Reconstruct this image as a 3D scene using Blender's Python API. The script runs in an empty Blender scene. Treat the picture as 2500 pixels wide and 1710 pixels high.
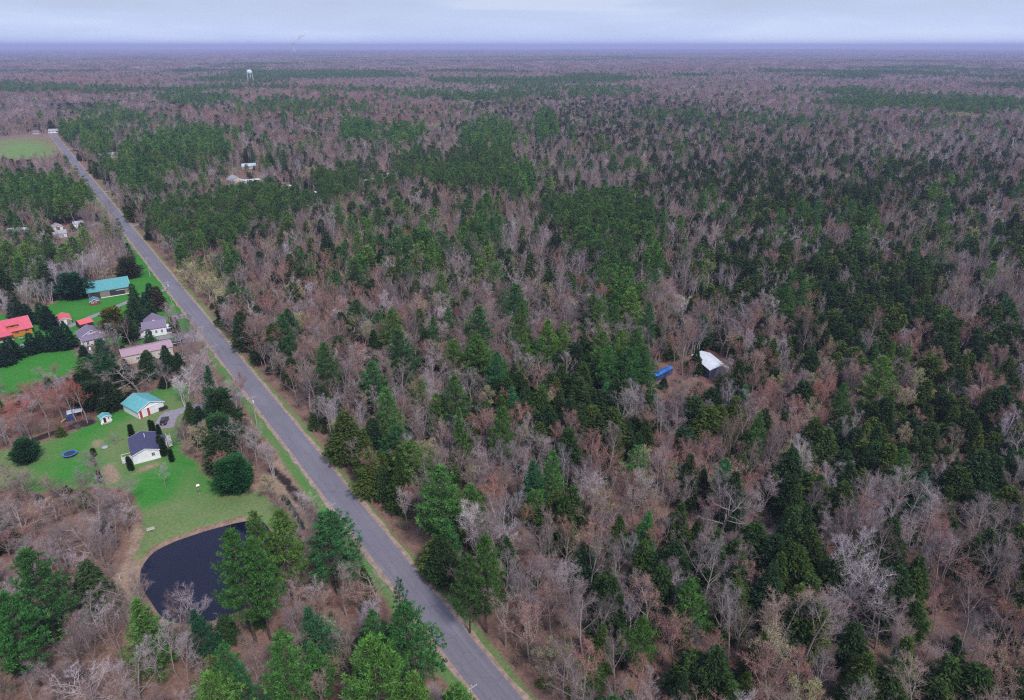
import bpy, math, random
import numpy as np
R = math.radians
S = bpy.context.scene
C = S.collection

# ------------------------------------------------------------------ camera, sky, sun, exposure
HC, FP, TH = 115.0, 1666.7, R(24)          # drone height, focal length in photo pixels (2500 wide), pitch down
cam = bpy.data.cameras.new('camera'); cam_o = bpy.data.objects.new('camera', cam); C.objects.link(cam_o)
cam_o.location = (0, 0, HC); cam_o.rotation_euler = (R(90) - TH, 0, 0)
cam.sensor_width = 36; cam.lens = 24; cam.clip_start = 1; cam.clip_end = 90000
S.camera = cam_o
S.view_settings.view_transform = 'Standard'; S.view_settings.look = 'None'
S.view_settings.exposure = 1.05; S.view_settings.gamma = 1

SUN_EL, SUN_AZ = R(50), R(150)             # azimuth: direction the light comes from, measured from +Y towards +X
W = bpy.data.worlds.new('World'); S.world = W; W.use_nodes = True
nt = W.node_tree; nt.nodes.clear()
def nn(t, kind, **kw):
    n = t.nodes.new(kind)
    for k, v in kw.items(): setattr(n, k, v)
    return n
sky = nn(nt, 'ShaderNodeTexSky', sky_type='NISHITA', sun_disc=False)
sky.sun_elevation = SUN_EL; sky.sun_rotation = SUN_AZ; sky.air_density = 1.3; sky.dust_density = 2.0
tc = nn(nt, 'ShaderNodeTexCoord'); mp = nn(nt, 'ShaderNodeMapping'); mp.inputs['Scale'].default_value = (1.6, 1.6, 14)
nz = nn(nt, 'ShaderNodeTexNoise'); nz.inputs['Scale'].default_value = 2.1; nz.inputs['Detail'].default_value = 5; nz.inputs['Roughness'].default_value = .5
nz.inputs['Distortion'].default_value = .4
rp = nn(nt, 'ShaderNodeValToRGB')
rp.color_ramp.elements[0].position = .34; rp.color_ramp.elements[0].color = (2.85, 3.35, 4.65, 1)
rp.color_ramp.elements[1].position = .66; rp.color_ramp.elements[1].color = (3.55, 4.1, 5.35, 1)
e = rp.color_ramp.elements.new(.52); e.color = (3.05, 3.65, 5.15, 1)
mx = nn(nt, 'ShaderNodeMix', data_type='RGBA'); mx.inputs[0].default_value = .93
bg = nn(nt, 'ShaderNodeBackground'); bg.inputs['Strength'].default_value = .1
wo = nn(nt, 'ShaderNodeOutputWorld')
L = nt.links.new
L(tc.outputs['Generated'], mp.inputs['Vector']); L(mp.outputs[0], nz.inputs['Vector']); L(nz.outputs['Fac'], rp.inputs[0])
sxz = nn(nt, 'ShaderNodeSeparateXYZ'); L(tc.outputs['Generated'], sxz.inputs[0])
hzr = nn(nt, 'ShaderNodeMapRange'); hzr.inputs[1].default_value = .0; hzr.inputs[2].default_value = .05; hzr.inputs[3].default_value = 1.08; hzr.inputs[4].default_value = .84; L(sxz.outputs[2], hzr.inputs[0])
vm = nn(nt, 'ShaderNodeVectorMath', operation='SCALE'); L(rp.outputs[0], vm.inputs[0]); L(hzr.outputs[0], vm.inputs['Scale'])
L(sky.outputs[0], mx.inputs[6]); L(vm.outputs[0], mx.inputs[7]); L(mx.outputs[2], bg.inputs['Color']); L(bg.outputs[0], wo.inputs[0])

sl = bpy.data.lights.new('sun', 'SUN'); sl.energy = 1.5; sl.angle = R(10); sl.color = (1, .95, .92)
so = bpy.data.objects.new('sun', sl); C.objects.link(so)
so.rotation_euler = (R(90) - SUN_EL, 0, -SUN_AZ + math.pi)
so.location = (0, 0, 300)
# light must travel away from the azimuth it comes from
so.rotation_euler = (math.pi/2 - SUN_EL, 0, math.pi - SUN_AZ)

S.render.engine = 'CYCLES'
S.cycles.max_bounces = 5; S.cycles.diffuse_bounces = 2; S.cycles.glossy_bounces = 2
S.cycles.transmission_bounces = 2; S.cycles.transparent_max_bounces = 12; S.cycles.volume_bounces = 0
S.cycles.use_denoising = False; S.cycles.pixel_filter_type = 'BLACKMAN_HARRIS'; S.cycles.filter_width = 1.2

# ------------------------------------------------------------------ measuring: a photo pixel to a world point
def G(u, v, z=0.0):
    dx = (u - 1250) / FP; dy = -(v - 855) / FP
    Y = math.cos(TH) + dy * math.sin(TH); Z = -math.sin(TH) + dy * math.cos(TH)
    t = (z - HC) / Z
    return (dx * t, Y * t)
def PX(x, y, z):
    zc = y * math.cos(TH) - (z - HC) * math.sin(TH); up = y * math.sin(TH) + (z - HC) * math.cos(TH)
    zc = np.maximum(zc, 1e-3)
    return 1250 + FP * x / zc, 855 - FP * up / zc
cA = lambda x, y: (x * .2582, 600 + y * .2582)
cB = lambda x, y: (x * .2582, 900 + y * .2582)
cC = lambda x, y: (x * .2582, 300 + y * .2582)
cF = lambda x, y: (500 + x * .2582, 1000 + y * .2582)
cL = lambda x, y: (x * .5379, 855 + y * .5379)
cD = lambda x, y: (x * 1.0757, y * 1.0757)
hA = lambda x, y: (x * 260 / 2324, 740 + y * 160 / 1430)
hB = lambda x, y: (280 + x * 200 / 2271, 740 + y * 140 / 1590)
hC = lambda x, y: (190 + x * 260 / 2324, 660 + y * 140 / 1251)
hD = lambda x, y: (220 + x * 260 / 1879, 940 + y * 220 / 1590)
hE = lambda x, y: (130 + x * 170 / 2252, 960 + y * 120 / 1590)
hF = lambda x, y: (x * 260 / 2324, 520 + y * 100 / 894)
hK = lambda x, y: (1500 + x * 400 / 1988, 780 + y * 320 / 1590)
hG = lambda x, y: (220 + x * .2065, 280 + y * .2065)
hH = lambda x, y: (x * .1119, 300 + y * .1119)
def GP(f, pts, z=0): return [G(*f(*p), z) for p in pts]

# ------------------------------------------------------------------ value noise and polygon masks
_rng = np.random.RandomState(7); _tab = _rng.rand(256, 256)
def vnoise(x, y, s, oct=3, seed=0):
    x = np.asarray(x, float) / s + seed * 17.3; y = np.asarray(y, float) / s + seed * 9.1
    out = 0; a = 1; tot = 0
    for o in range(oct):
        xi = np.floor(x).astype(int); yi = np.floor(y).astype(int); fx = x - xi; fy = y - yi
        fx = fx * fx * (3 - 2 * fx); fy = fy * fy * (3 - 2 * fy)
        t = lambda i, j: _tab[(xi + i) % 256, (yi + j) % 256]
        out = out + a * ((t(0,0)*(1-fx)+t(1,0)*fx)*(1-fy) + (t(0,1)*(1-fx)+t(1,1)*fx)*fy)
        tot += a; a *= .5; x = x * 2.03 + 5.1; y = y * 2.03 + 3.7
    return out / tot
def inpoly(x, y, poly):
    x = np.asarray(x, float); y = np.asarray(y, float); r = np.zeros(x.shape, bool); n = len(poly)
    for i in range(n):
        x1, y1 = poly[i]; x2, y2 = poly[(i + 1) % n]
        c = (y1 > y) != (y2 > y)
        with np.errstate(divide='ignore', invalid='ignore'):
            xx = (x2 - x1) * (y - y1) / ((y2 - y1) if y2 != y1 else 1e-9) + x1
        r ^= c & (x < xx)
    return r
def segdist(x, y, pl):
    d = np.full(np.shape(x), 1e9)
    for (x1, y1), (x2, y2) in zip(pl[:-1], pl[1:]):
        vx, vy = x2 - x1, y2 - y1; l = vx * vx + vy * vy + 1e-9
        t = np.clip(((x - x1) * vx + (y - y1) * vy) / l, 0, 1)
        d = np.minimum(d, np.hypot(x - x1 - t * vx, y - y1 - t * vy))
    return d

# ------------------------------------------------------------------ plan of the place
road_x = lambda y: 63.64 - .7088 * y
RW = 3.35
ROAD = [(63.64 - .7088 * y, y) for y in (-60, 0, 200, 600, 990)]
ROAD2 = [(-690, 1040), (-645, 1000)]
CROSS = [(-560, 1065), (-625, 1030), (-655, 1013), (-687, 1002), (-706, 972), (-722, 925), (-732, 870)]
POND = GP(cL, [(1128,760),(1050,785),(900,825),(780,865),(690,912),(645,955),(638,1020),(658,1090),(690,1150),(740,1212),(800,1240),(890,1240),(985,1215),(1080,1170),(1170,1130),(1235,1070),(1262,1000),(1255,900),(1225,820),(1180,770)])
def _ragged(P, step=1.5, amp=1.1):
    out = []
    for (x1, y1), (x2, y2) in zip(P, P[1:] + P[:1]):
        n = max(1, int(math.hypot(x2 - x1, y2 - y1) / step))
        for i in range(n): x = x1 + (x2 - x1) * i / n; y = y1 + (y2 - y1) * i / n; out.append((x + amp * (float(vnoise(x, y, 5, 3, 71)) - .5) * 1.6, y + amp * (float(vnoise(x, y, 5, 3, 72)) - .5) * 1.6))
    for _ in range(3): out = [((a[0] + 2 * b[0] + c[0]) / 4, (a[1] + 2 * b[1] + c[1]) / 4) for a, b, c in zip(out[-1:] + out[:-1], out, out[1:] + out[:1])]
    return out
POND = _ragged(POND)
LAWN_A = GP(cA, [(1215,100),(1300,60),(1420,200),(1570,400),(1730,620),(1860,780),(1900,830),(1750,900),(1500,900),(1130,960),(950,900),(700,900),(690,1000),(820,1150),(780,1180),(600,1230),(400,1290),(230,1390),(-300,1440),(-300,640),(300,650),(330,570),(480,570),(600,490),(800,470),(850,400),(1150,300),(1230,300)])
LAWN_B = GP(cB, [(1120,400),(1300,330),(1420,210),(1750,150),(1880,330),(1850,480),(1720,560),(1700,800),(1850,880),(1950,1000),(2120,1150),(2300,1195)]) \
    + GP(cF, [(300,790),(560,800),(650,870),(720,980),(830,1130),(780,1260)]) + GP(cL, [(1262,900),(1225,800),(1128,745),(900,805),(690,890),(620,960),(625,1040),(650,1150),(600,1150),(585,1050),(600,940),(655,840),(640,760)]) \
    + GP(cB, [(1330,1330),(1250,1150),(1000,1110),(500,1160),(200,1170),(-300,1130),(-300,800),(250,745),(600,640),(900,520),(930,420),(1000,400)])
FIELD = GP(cC, [(-220,172),(0,150),(250,126),(450,117),(510,220),(560,320),(400,345),(200,360),(0,330),(-120,330)])
CABIN_CLEAR = GP(hK, [(960,640),(1000,360),(1180,360),(1400,560),(1370,740),(1220,780),(1080,800),(1030,740)])
TANSTRIP = GP(cL, [(640,760),(655,840),(600,940),(585,1050),(600,1150),(590,1250),(540,1250),(490,1150),(520,1020),(590,900),(600,780)])
GARDEN = GP(cB, [(950,930),(1080,870),(1110,960),(1150,1010),(1140,1080),(1000,1090),(940,1000)])
DIRT1 = GP(cB, [(870,690),(930,660),(990,680),(980,730),(900,765),(860,740)])
PEAT = GP(cB, [(230,680),(500,590),(760,500),(930,465),(900,530),(700,570),(480,650),(280,710)])
MAPLE_FLOOR = GP(cB, [(-200,700),(200,640),(600,560),(900,470),(930,400),(1120,350),(1140,300),(900,280),(600,330),(200,480),(-200,560)])
DITCH = GP(cF, [(640,560),(780,700),(900,860),(1040,1000),(1090,1080)])
DIRTPATCH = GP(cF, [(30,620),(250,740),(480,800),(640,800),(760,900),(860,1100),(900,1180),(1010,1130),(1060,1000),(960,830),(830,620),(700,440),(600,440),(600,600),(480,700),(250,720),(110,590)])
BARE_RIGHT = GP(cD, [(1180,1590),(1120,1500),(1180,1480),(1260,1590)])
DRIVES = [  # centre lines with widths
    (GP(cB, [(2330,235),(2210,262),(2050,310),(1900,360),(1700,400),(1560,440)]), 4.2),
    (GP(cB, [(1640,410),(1560,470),(1540,570)]), 6.0),
    (GP(cA, [(1960,850),(1800,880),(1650,900)]), 9.0),
    (GP(cA, [(1930,800),(1760,830),(1560,862),(1480,880)]), 4.0),
    (GP(cA, [(1790,655),(1700,668),(1600,690)]), 5.5),
    (GP(cA, [(1590,410),(1530,430),(1420,455),(1310,490),(1190,540),(1050,600),(870,670),(760,715),(640,775)]), 2.8),
    (GP(cA, [(240,935),(150,955),(60,985)]), 3.0),
    (GP(cC, [(1150,905),(1235,903)]), 4.5), (GP(cC, [(1210,975),(1310,966)]), 3.5), (GP(cC, [(1060,925),(960,950),(830,972),(700,1000)]), 5.0),
    (GP(cC, [(930,655),(1020,652)]), 6.0), (GP(cC, [(1010,720),(1100,716)]), 4.0), (GP(cC, [(640,250),(720,246)]), 5), (GP(cC, [(690,322),(730,320)]), 4),
]
# footprints kept clear of trees: filled while the buildings are laid out
CLEAR = []
def h_ground(x, y):
    x = np.asarray(x, float); y = np.asarray(y, float); d = np.hypot(x, y)
    far = np.clip((d - 1800) / 5000, 0, 1)
    z = far * 26 * (vnoise(x, y, 2600, 3, 3) - .42) + np.clip((d - 8000) / 9000, 0, 1) * 62 * (vnoise(x, y, 5200, 3, 5) - .42)
    return z
def h_near(x, y):
    z = h_ground(x, y)
    return z

# ------------------------------------------------------------------ materials
def mat(name):
    m = bpy.data.materials.new(name); m.use_nodes = True; t = m.node_tree; t.nodes.clear()
    o = nn(t, 'ShaderNodeOutputMaterial'); return m, t, o
def simple(name, col, rough=.6, var=.12, scale=1.5, metal=0, spec=.3, bump=0, stretch=None):
    m, t, o = mat(name); b = nn(t, 'ShaderNodeBsdfPrincipled'); b.inputs['Roughness'].default_value = rough
    b.inputs['Metallic'].default_value = metal; b.inputs['Specular IOR Level'].default_value = spec
    c = nn(t, 'ShaderNodeTexCoord'); mpn = nn(t, 'ShaderNodeMapping'); n = nn(t, 'ShaderNodeTexNoise')
    if stretch: mpn.inputs['Scale'].default_value = stretch
    n.inputs['Scale'].default_value = scale; n.inputs['Detail'].default_value = 4
    r = nn(t, 'ShaderNodeValToRGB'); r.color_ramp.elements[0].position = .3; r.color_ramp.elements[1].position = .7
    r.color_ramp.elements[0].color = tuple(x * (1 - var) for x in col) + (1,); r.color_ramp.elements[1].color = tuple(min(1, x * (1 + var)) for x in col) + (1,)
    k = t.links.new; k(c.outputs['Object'], mpn.inputs[0]); k(mpn.outputs[0], n.inputs['Vector']); k(n.outputs['Fac'], r.inputs[0]); k(r.outputs[0], b.inputs['Base Color']); k(b.outputs[0], o.inputs[0])
    if bump:
        bp = nn(t, 'ShaderNodeBump'); bp.inputs['Strength'].default_value = bump; k(n.outputs['Fac'], bp.inputs['Height']); k(bp.outputs[0], b.inputs['Normal'])
    return m
def seamed(name, col, period=.6, rough=.4, axis=0, dark=.8, spec=.5):
    """sheet metal, clapboard or planks: thin darker lines every period metres along one local axis, plus streaks"""
    m, t, o = mat(name); b = nn(t, 'ShaderNodeBsdfPrincipled'); b.inputs['Roughness'].default_value = rough; b.inputs['Specular IOR Level'].default_value = spec
    c = nn(t, 'ShaderNodeTexCoord'); sx = nn(t, 'ShaderNodeSeparateXYZ'); k = t.links.new; k(c.outputs['Object'], sx.inputs[0])
    mm = nn(t, 'ShaderNodeMath', operation='MULTIPLY'); mm.inputs[1].default_value = 1 / period; k(sx.outputs[axis], mm.inputs[0])
    fr = nn(t, 'ShaderNodeMath', operation='FRACT'); k(mm.outputs[0], fr.inputs[0])
    ls = nn(t, 'ShaderNodeMath', operation='LESS_THAN'); ls.inputs[1].default_value = .12; k(fr.outputs[0], ls.inputs[0])
    n = nn(t, 'ShaderNodeTexNoise'); n.inputs['Scale'].default_value = 1.1; n.inputs['Detail'].default_value = 5; k(c.outputs['Object'], n.inputs['Vector'])
    r = nn(t, 'ShaderNodeValToRGB'); r.color_ramp.elements[0].position = .3; r.color_ramp.elements[1].position = .7
    r.color_ramp.elements[0].color = tuple(x * .86 for x in col) + (1,); r.color_ramp.elements[1].color = tuple(min(1, x * 1.08) for x in col) + (1,)
    k(n.outputs['Fac'], r.inputs[0])
    x = nn(t, 'ShaderNodeMix', data_type='RGBA'); x.blend_type = 'MULTIPLY'; x.inputs[7].default_value = (dark, dark, dark, 1); k(ls.outputs[0], x.inputs[0]); k(r.outputs[0], x.inputs[6]); k(x.outputs[2], b.inputs['Base Color']); k(b.outputs[0], o.inputs[0])
    return m
def foliage(name, transl=.25, rough=.8):
    m, t, o = mat(name); k = t.links.new
    a = nn(t, 'ShaderNodeAttribute', attribute_type='INSTANCER', attribute_name='tint'); v = nn(t, 'ShaderNodeAttribute', attribute_type='GEOMETRY', attribute_name='var')
    x = nn(t, 'ShaderNodeMix', data_type='RGBA'); x.blend_type = 'MULTIPLY'; x.inputs[0].default_value = 1
    k(a.outputs['Color'], x.inputs[6]); k(v.outputs['Color'], x.inputs[7])
    d = nn(t, 'ShaderNodeBsdfDiffuse'); k(x.outputs[2], d.inputs['Color'])
    if transl:
        tr = nn(t, 'ShaderNodeBsdfTranslucent'); k(x.outputs[2], tr.inputs['Color'])
        ms = nn(t, 'ShaderNodeMixShader'); ms.inputs[0].default_value = transl; k(d.outputs[0], ms.inputs[1]); k(tr.outputs[0], ms.inputs[2]); k(ms.outputs[0], o.inputs[0])
    else: k(d.outputs[0], o.inputs[0])
    return m
M = {}
M['needles'] = foliage('needles', .22); M['twigs'] = foliage('twigs', 0.0)
M['bark'] = simple('bark', (.29, .24, .225), .9, .3, 2, spec=.1)
M['bark_dark'] = simple('bark_dark', (.10, .075, .065), .9, .3, 2, spec=.1)
M['bark_pale'] = simple('bark_pale', (.47, .42, .43), .8, .25, 3, spec=.1)

def ramp(t, stops, fac):
    r = nn(t, 'ShaderNodeValToRGB'); e = r.color_ramp.elements
    e[0].position = stops[0][0]; e[0].color = stops[0][1] + (1,); e[1].position = stops[-1][0]; e[1].color = stops[-1][1] + (1,)
    for p, c in stops[1:-1]: q = e.new(p); q.color = c + (1,)
    t.links.new(fac, r.inputs[0]); return r.outputs[0]
def noise(t, vec, scale, detail=5, rough=.55, dist=0):
    n = nn(t, 'ShaderNodeTexNoise'); n.inputs['Scale'].default_value = scale; n.inputs['Detail'].default_value = detail; n.inputs['Roughness'].default_value = rough; n.inputs['Distortion'].default_value = dist
    t.links.new(vec, n.inputs['Vector']); return n.outputs['Fac']
def mixc(t, fac, a, b):
    x = nn(t, 'ShaderNodeMix', data_type='RGBA'); t.links.new(fac, x.inputs[0]); t.links.new(a, x.inputs[6]); t.links.new(b, x.inputs[7]); return x.outputs[2]
def edge(t, mask, nz_, k=.5, lo=.32, hi=.68):
    """mask nudged by noise then sharpened: a ragged natural border"""
    a = nn(t, 'ShaderNodeMath', operation='SUBTRACT'); a.inputs[1].default_value = .5; t.links.new(nz_, a.inputs[0])
    b = nn(t, 'ShaderNodeMath', operation='MULTIPLY_ADD'); b.inputs[1].default_value = k; t.links.new(a.outputs[0], b.inputs[0]); t.links.new(mask, b.inputs[2])
    m = nn(t, 'ShaderNodeMapRange'); m.inputs[1].default_value = lo; m.inputs[2].default_value = hi; t.links.new(b.outputs[0], m.inputs[0]); return m.outputs[0]
def ground_material():
    m, t, o = mat('ground'); k = t.links.new; b = nn(t, 'ShaderNodeBsdfDiffuse')
    g = nn(t, 'ShaderNodeNewGeometry').outputs['Position']
    n_big = noise(t, g, .02, 4); n_mid = noise(t, g, .12, 5, .6); n_fine = noise(t, g, 1.3, 6, .7); n_far = noise(t, g, .0012, 7, .62)
    mp_ = nn(t, 'ShaderNodeMapping'); mp_.inputs['Rotation'].default_value = (0, 0, R(-34)); mp_.inputs['Scale'].default_value = (.08, .5, 1); k(g, mp_.inputs[0]); n_str = noise(t, mp_.outputs[0], 1.0, 4, .6, .6)
    litter = mixc(t, n_mid, ramp(t, [(.25, (.10, .058, .045)), (.5, (.19, .115, .09)), (.75, (.34, .23, .18))], n_fine), ramp(t, [(.25, (.15, .105, .08)), (.75, (.33, .185, .14))], n_fine))
    fl = ramp(t, [(.27, (.05, .085, .06)), (.38, (.17, .125, .13)), (.52, (.26, .17, .16)), (.66, (.19, .16, .18)), (.78, (.34, .28, .25))], n_far)
    ds = nn(t, 'ShaderNodeVectorMath', operation='LENGTH'); k(g, ds.inputs[0]); mr = nn(t, 'ShaderNodeMapRange'); mr.inputs[1].default_value = 700; mr.inputs[2].default_value = 2200; k(ds.outputs['Value'], mr.inputs[0])
    base = mixc(t, mr.outputs[0], litter, fl)
    lawn = mixc(t, n_str, ramp(t, [(.3, (.022, .135, .022)), (.6, (.032, .205, .030)), (.8, (.06, .24, .04))], n_fine), ramp(t, [(.35, (.04, .20, .03)), (.55, (.08, .23, .045)), (.72, (.24, .29, .11))], n_fine))
    rough_ = mixc(t, n_mid, ramp(t, [(.3, (.05, .15, .035)), (.7, (.13, .22, .065))], n_fine), ramp(t, [(.3, (.13, .17, .075)), (.7, (.29, .28, .145))], n_fine))
    tan = ramp(t, [(.25, (.16, .11, .075)), (.5, (.30, .215, .15)), (.75, (.44, .34, .25))], n_fine)
    dirt = ramp(t, [(.3, (.022, .017, .018)), (.7, (.055, .042, .04))], n_fine)
    red = ramp(t, [(.25, (.10, .05, .04)), (.7, (.20, .105, .085))], n_fine)
    field = mixc(t, n_str, ramp(t, [(.3, (.05, .20, .05)), (.7, (.10, .24, .07))], n_fine), ramp(t, [(.3, (.16, .25, .09)), (.7, (.30, .30, .14))], n_mid))
    a1 = nn(t, 'ShaderNodeAttribute', attribute_name='zone_a'); s1 = nn(t, 'ShaderNodeSeparateColor'); k(a1.outputs['Color'], s1.inputs[0])
    a2 = nn(t, 'ShaderNodeAttribute', attribute_name='zone_b'); s2 = nn(t, 'ShaderNodeSeparateColor'); k(a2.outputs['Color'], s2.inputs[0])
    c = mixc(t, edge(t, s1.outputs[1], n_mid, .6), base, rough_)
    ad = nn(t, 'ShaderNodeMath', operation='ADD'); k(n_mid, ad.inputs[0]); k(n_fine, ad.inputs[1]); hf = nn(t, 'ShaderNodeMath', operation='MULTIPLY'); hf.inputs[1].default_value = .5; k(ad.outputs[0], hf.inputs[0])
    c = mixc(t, edge(t, s1.outputs[0], hf.outputs[0], 1.3, .18, .80), c, lawn)
    c = mixc(t, edge(t, s2.outputs[2], n_mid, .3), c, field)
    c = mixc(t, edge(t, s1.outputs[2], n_mid, .6), c, tan)
    c = mixc(t, edge(t, s2.outputs[1], n_mid, .6), c, red)
    c = mixc(t, edge(t, s2.outputs[0], n_mid, .8), c, dirt)
    bp = nn(t, 'ShaderNodeBump'); bp.inputs['Strength'].default_value = .6; bp.inputs['Distance'].default_value = .25; k(n_fine, bp.inputs['Height']); k(bp.outputs[0], b.inputs['Normal'])
    k(c, b.inputs['Color']); k(b.outputs[0], o.inputs[0]); return m
M['ground'] = ground_material()
def road_material():
    m, t, o = mat('asphalt'); k = t.links.new; b = nn(t, 'ShaderNodeBsdfPrincipled'); b.inputs['Roughness'].default_value = .8; b.inputs['Specular IOR Level'].default_value = .25
    uv = nn(t, 'ShaderNodeUVMap'); mpn = nn(t, 'ShaderNodeMapping'); mpn.inputs['Scale'].default_value = (6, .02, 1); k(uv.outputs[0], mpn.inputs[0])
    streak = noise(t, mpn.outputs[0], 1.6, 4, .6, .3); g = nn(t, 'ShaderNodeNewGeometry').outputs['Position']; patch = noise(t, g, .06, 5, .6); fine = noise(t, g, 2.0, 4, .7)
    c1 = ramp(t, [(.3, (.155, .145, .175)), (.52, (.195, .183, .22)), (.7, (.25, .235, .275))], streak)
    c2 = ramp(t, [(.3, (.165, .155, .185)), (.7, (.225, .21, .245))], patch)
    x = nn(t, 'ShaderNodeMix', data_type='RGBA'); x.inputs[0].default_value = .5; k(c1, x.inputs[6]); k(c2, x.inputs[7])
    y = nn(t, 'ShaderNodeMix', data_type='RGBA'); y.blend_type = 'MULTIPLY'; y.inputs[0].default_value = .5; k(x.outputs[2], y.inputs[6]); k(ramp(t, [(.3, (.75, .75, .75)), (.7, (1, 1, 1))], fine), y.inputs[7])
    # cracks
    vo = nn(t, 'ShaderNodeTexVoronoi', feature='DISTANCE_TO_EDGE'); vo.inputs['Scale'].default_value = .16; vo.inputs['Randomness'].default_value = 1
    wr = nn(t, 'ShaderNodeVectorMath', operation='ADD'); nw = nn(t, 'ShaderNodeTexNoise'); nw.inputs['Scale'].default_value = .6; k(g, nw.inputs['Vector']); k(g, wr.inputs[0]); k(nw.outputs['Color'], wr.inputs[1]); k(wr.outputs[0], vo.inputs['Vector'])
    ck = nn(t, 'ShaderNodeMapRange'); ck.inputs[1].default_value = .0; ck.inputs[2].default_value = .016; ck.inputs[3].default_value = .78; ck.inputs[4].default_value = 1; k(vo.outputs['Distance'], ck.inputs[0])
    z = nn(t, 'ShaderNodeMix', data_type='RGBA'); z.blend_type = 'MULTIPLY'; z.inputs[0].default_value = 1; k(y.outputs[2], z.inputs[6]); k(ck.outputs[0], z.inputs[7])
    k(z.outputs[2], b.inputs['Base Color']); k(b.outputs[0], o.inputs[0]); return m
M['road'] = road_material()
M['shoulder'] = simple('shoulder', (.33, .235, .19), .95, .3, .8, spec=.1, bump=.3)
M['gravel'] = simple('gravel', (.27, .24, .27), .95, .25, 1.2, spec=.1, bump=.3)
def water_material():
    m, t, o = mat('pond_water'); k = t.links.new; b = nn(t, 'ShaderNodeBsdfPrincipled'); b.inputs['Base Color'].default_value = (.006, .007, .024, 1); b.inputs['Roughness'].default_value = .04; b.inputs['IOR'].default_value = 1.33; b.inputs['Specular IOR Level'].default_value = .6
    g = nn(t, 'ShaderNodeNewGeometry').outputs['Position']; f = noise(t, g, .9, 3); bp = nn(t, 'ShaderNodeBump'); bp.inputs['Strength'].default_value = .05; bp.inputs['Distance'].default_value = .05; k(f, bp.inputs['Height']); k(bp.outputs[0], b.inputs['Normal']); k(b.outputs[0], o.inputs[0]); return m
M['water'] = water_material()
M['teal'] = seamed('teal_metal_roof', (.10, .33, .34), .9, .45); M['teal_y'] = seamed('teal_metal_roof_b', (.13, .41, .43), .9, .4, 0)
M['red_roof'] = seamed('red_metal_roof', (.66, .11, .16), .9, .4); M['red_roof2'] = simple('coral_roof', (.68, .13, .14), .6, .1, 1)
M['mauve'] = simple('mauve_shingles', (.205, .165, .235), .85, .12, 3); M['navy'] = simple('navy_shingles', (.062, .062, .125), .85, .2, 3)
M['pink_roof'] = seamed('pink_brown_metal_roof', (.42, .27, .32), .9, .5); M['white_roof'] = seamed('white_metal_roof', (.72, .74, .78), .9, .35)
M['grey_roof'] = simple('grey_roof', (.33, .34, .38), .7, .12, 2); M['pale_roof'] = seamed('pale_metal_roof', (.48, .52, .60), .9, .4)
M['bluetin'] = seamed('blue_tin_roof', (.09, .24, .32), .6, .4)
M['white'] = seamed('white_siding', (.84, .84, .86), .25, .6, 2, .9); M['cream'] = simple('cream_wall', (.55, .51, .46), .7, .1, 1)
M['trim'] = simple('white_trim', (.8, .8, .82), .5, .05); M['log'] = seamed('orange_log_wall', (.62, .23, .035), .3, .5, 2, .6)
M['redwall'] = seamed('red_board_wall', (.30, .045, .03), .25, .7, 0, .7); M['weather'] = seamed('weathered_boards', (.26, .22, .20), .3, .85, 0, .6, .1)
M['darkboards'] = seamed('dark_boards', (.055, .045, .05), .3, .85, 0, .6, .1); M['greywall'] = seamed('grey_green_siding', (.13, .155, .165), .25, .7, 2, .85)
M['glass'] = simple('window_glass', (.03, .035, .05), .1, .2, 1, spec=.8); M['black'] = simple('black_opening', (.012, .012, .014), .7, .1)
M['red_door'] = simple('red_door', (.50, .035, .05), .5, .1); M['wood'] = simple('deck_wood', (.40, .31, .25), .8, .2, 4); M['deckgrey'] = simple('weathered_deck', (.50, .46, .45), .8, .15, 4)
M['pole'] = simple('pole_wood', (.42, .37, .36), .85, .15, 3); M['steel'] = simple('painted_steel', (.62, .66, .70), .5, .05); M['wire'] = simple('wire', (.35, .34, .38), .5, .05)
M['carblack'] = simple('black_car_paint', (.010, .010, .013), .18, .1, 1, spec=.8); M['rubber'] = simple('rubber', (.02, .02, .02), .8); M['chrome'] = simple('plate_white', (.75, .75, .75), .3)
M['bluetarp'] = simple('blue_tarp', (.035, .055, .17), .5, .4, .7, bump=.6); M['bluepaint'] = simple('faded_blue_panel', (.035, .16, .50), .5, .35, .9); M['blueframe'] = simple('blue_pad', (.04, .18, .55), .5)
M['greytarp'] = simple('grey_tarp', (.085, .09, .15), .7, .4, .9, bump=.5); M['darkmat'] = simple('trampoline_mat', (.035, .04, .07), .7); M['yellow'] = simple('yellow_board', (.42, .33, .12), .7); M['brick'] = simple('brick_front', (.30, .10, .08), .8, .2, 5)
M['concrete'] = simple('concrete', (.42, .43, .45), .8, .08, .05); M['galv'] = simple('galvanised', (.30, .31, .34), .4, .1, metal=.3)
def steam_material():
    m, t, o = mat('steam'); d = nn(t, 'ShaderNodeBsdfDiffuse'); d.inputs['Color'].default_value = (.95, .96, 1, 1); tr = nn(t, 'ShaderNodeBsdfTransparent'); ms = nn(t, 'ShaderNodeMixShader')
    g = nn(t, 'ShaderNodeNewGeometry').outputs['Position']; f = noise(t, g, .02, 3); mr = nn(t, 'ShaderNodeMapRange'); mr.inputs[1].default_value = .35; mr.inputs[2].default_value = .7; mr.inputs[3].default_value = .93; mr.inputs[4].default_value = .55
    k = t.links.new; k(f, mr.inputs[0]); k(mr.outputs[0], ms.inputs[0]); k(d.outputs[0], ms.inputs[1]); k(tr.outputs[0], ms.inputs[2]); k(ms.outputs[0], o.inputs[0]); return m
M['steam'] = steam_material()

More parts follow.
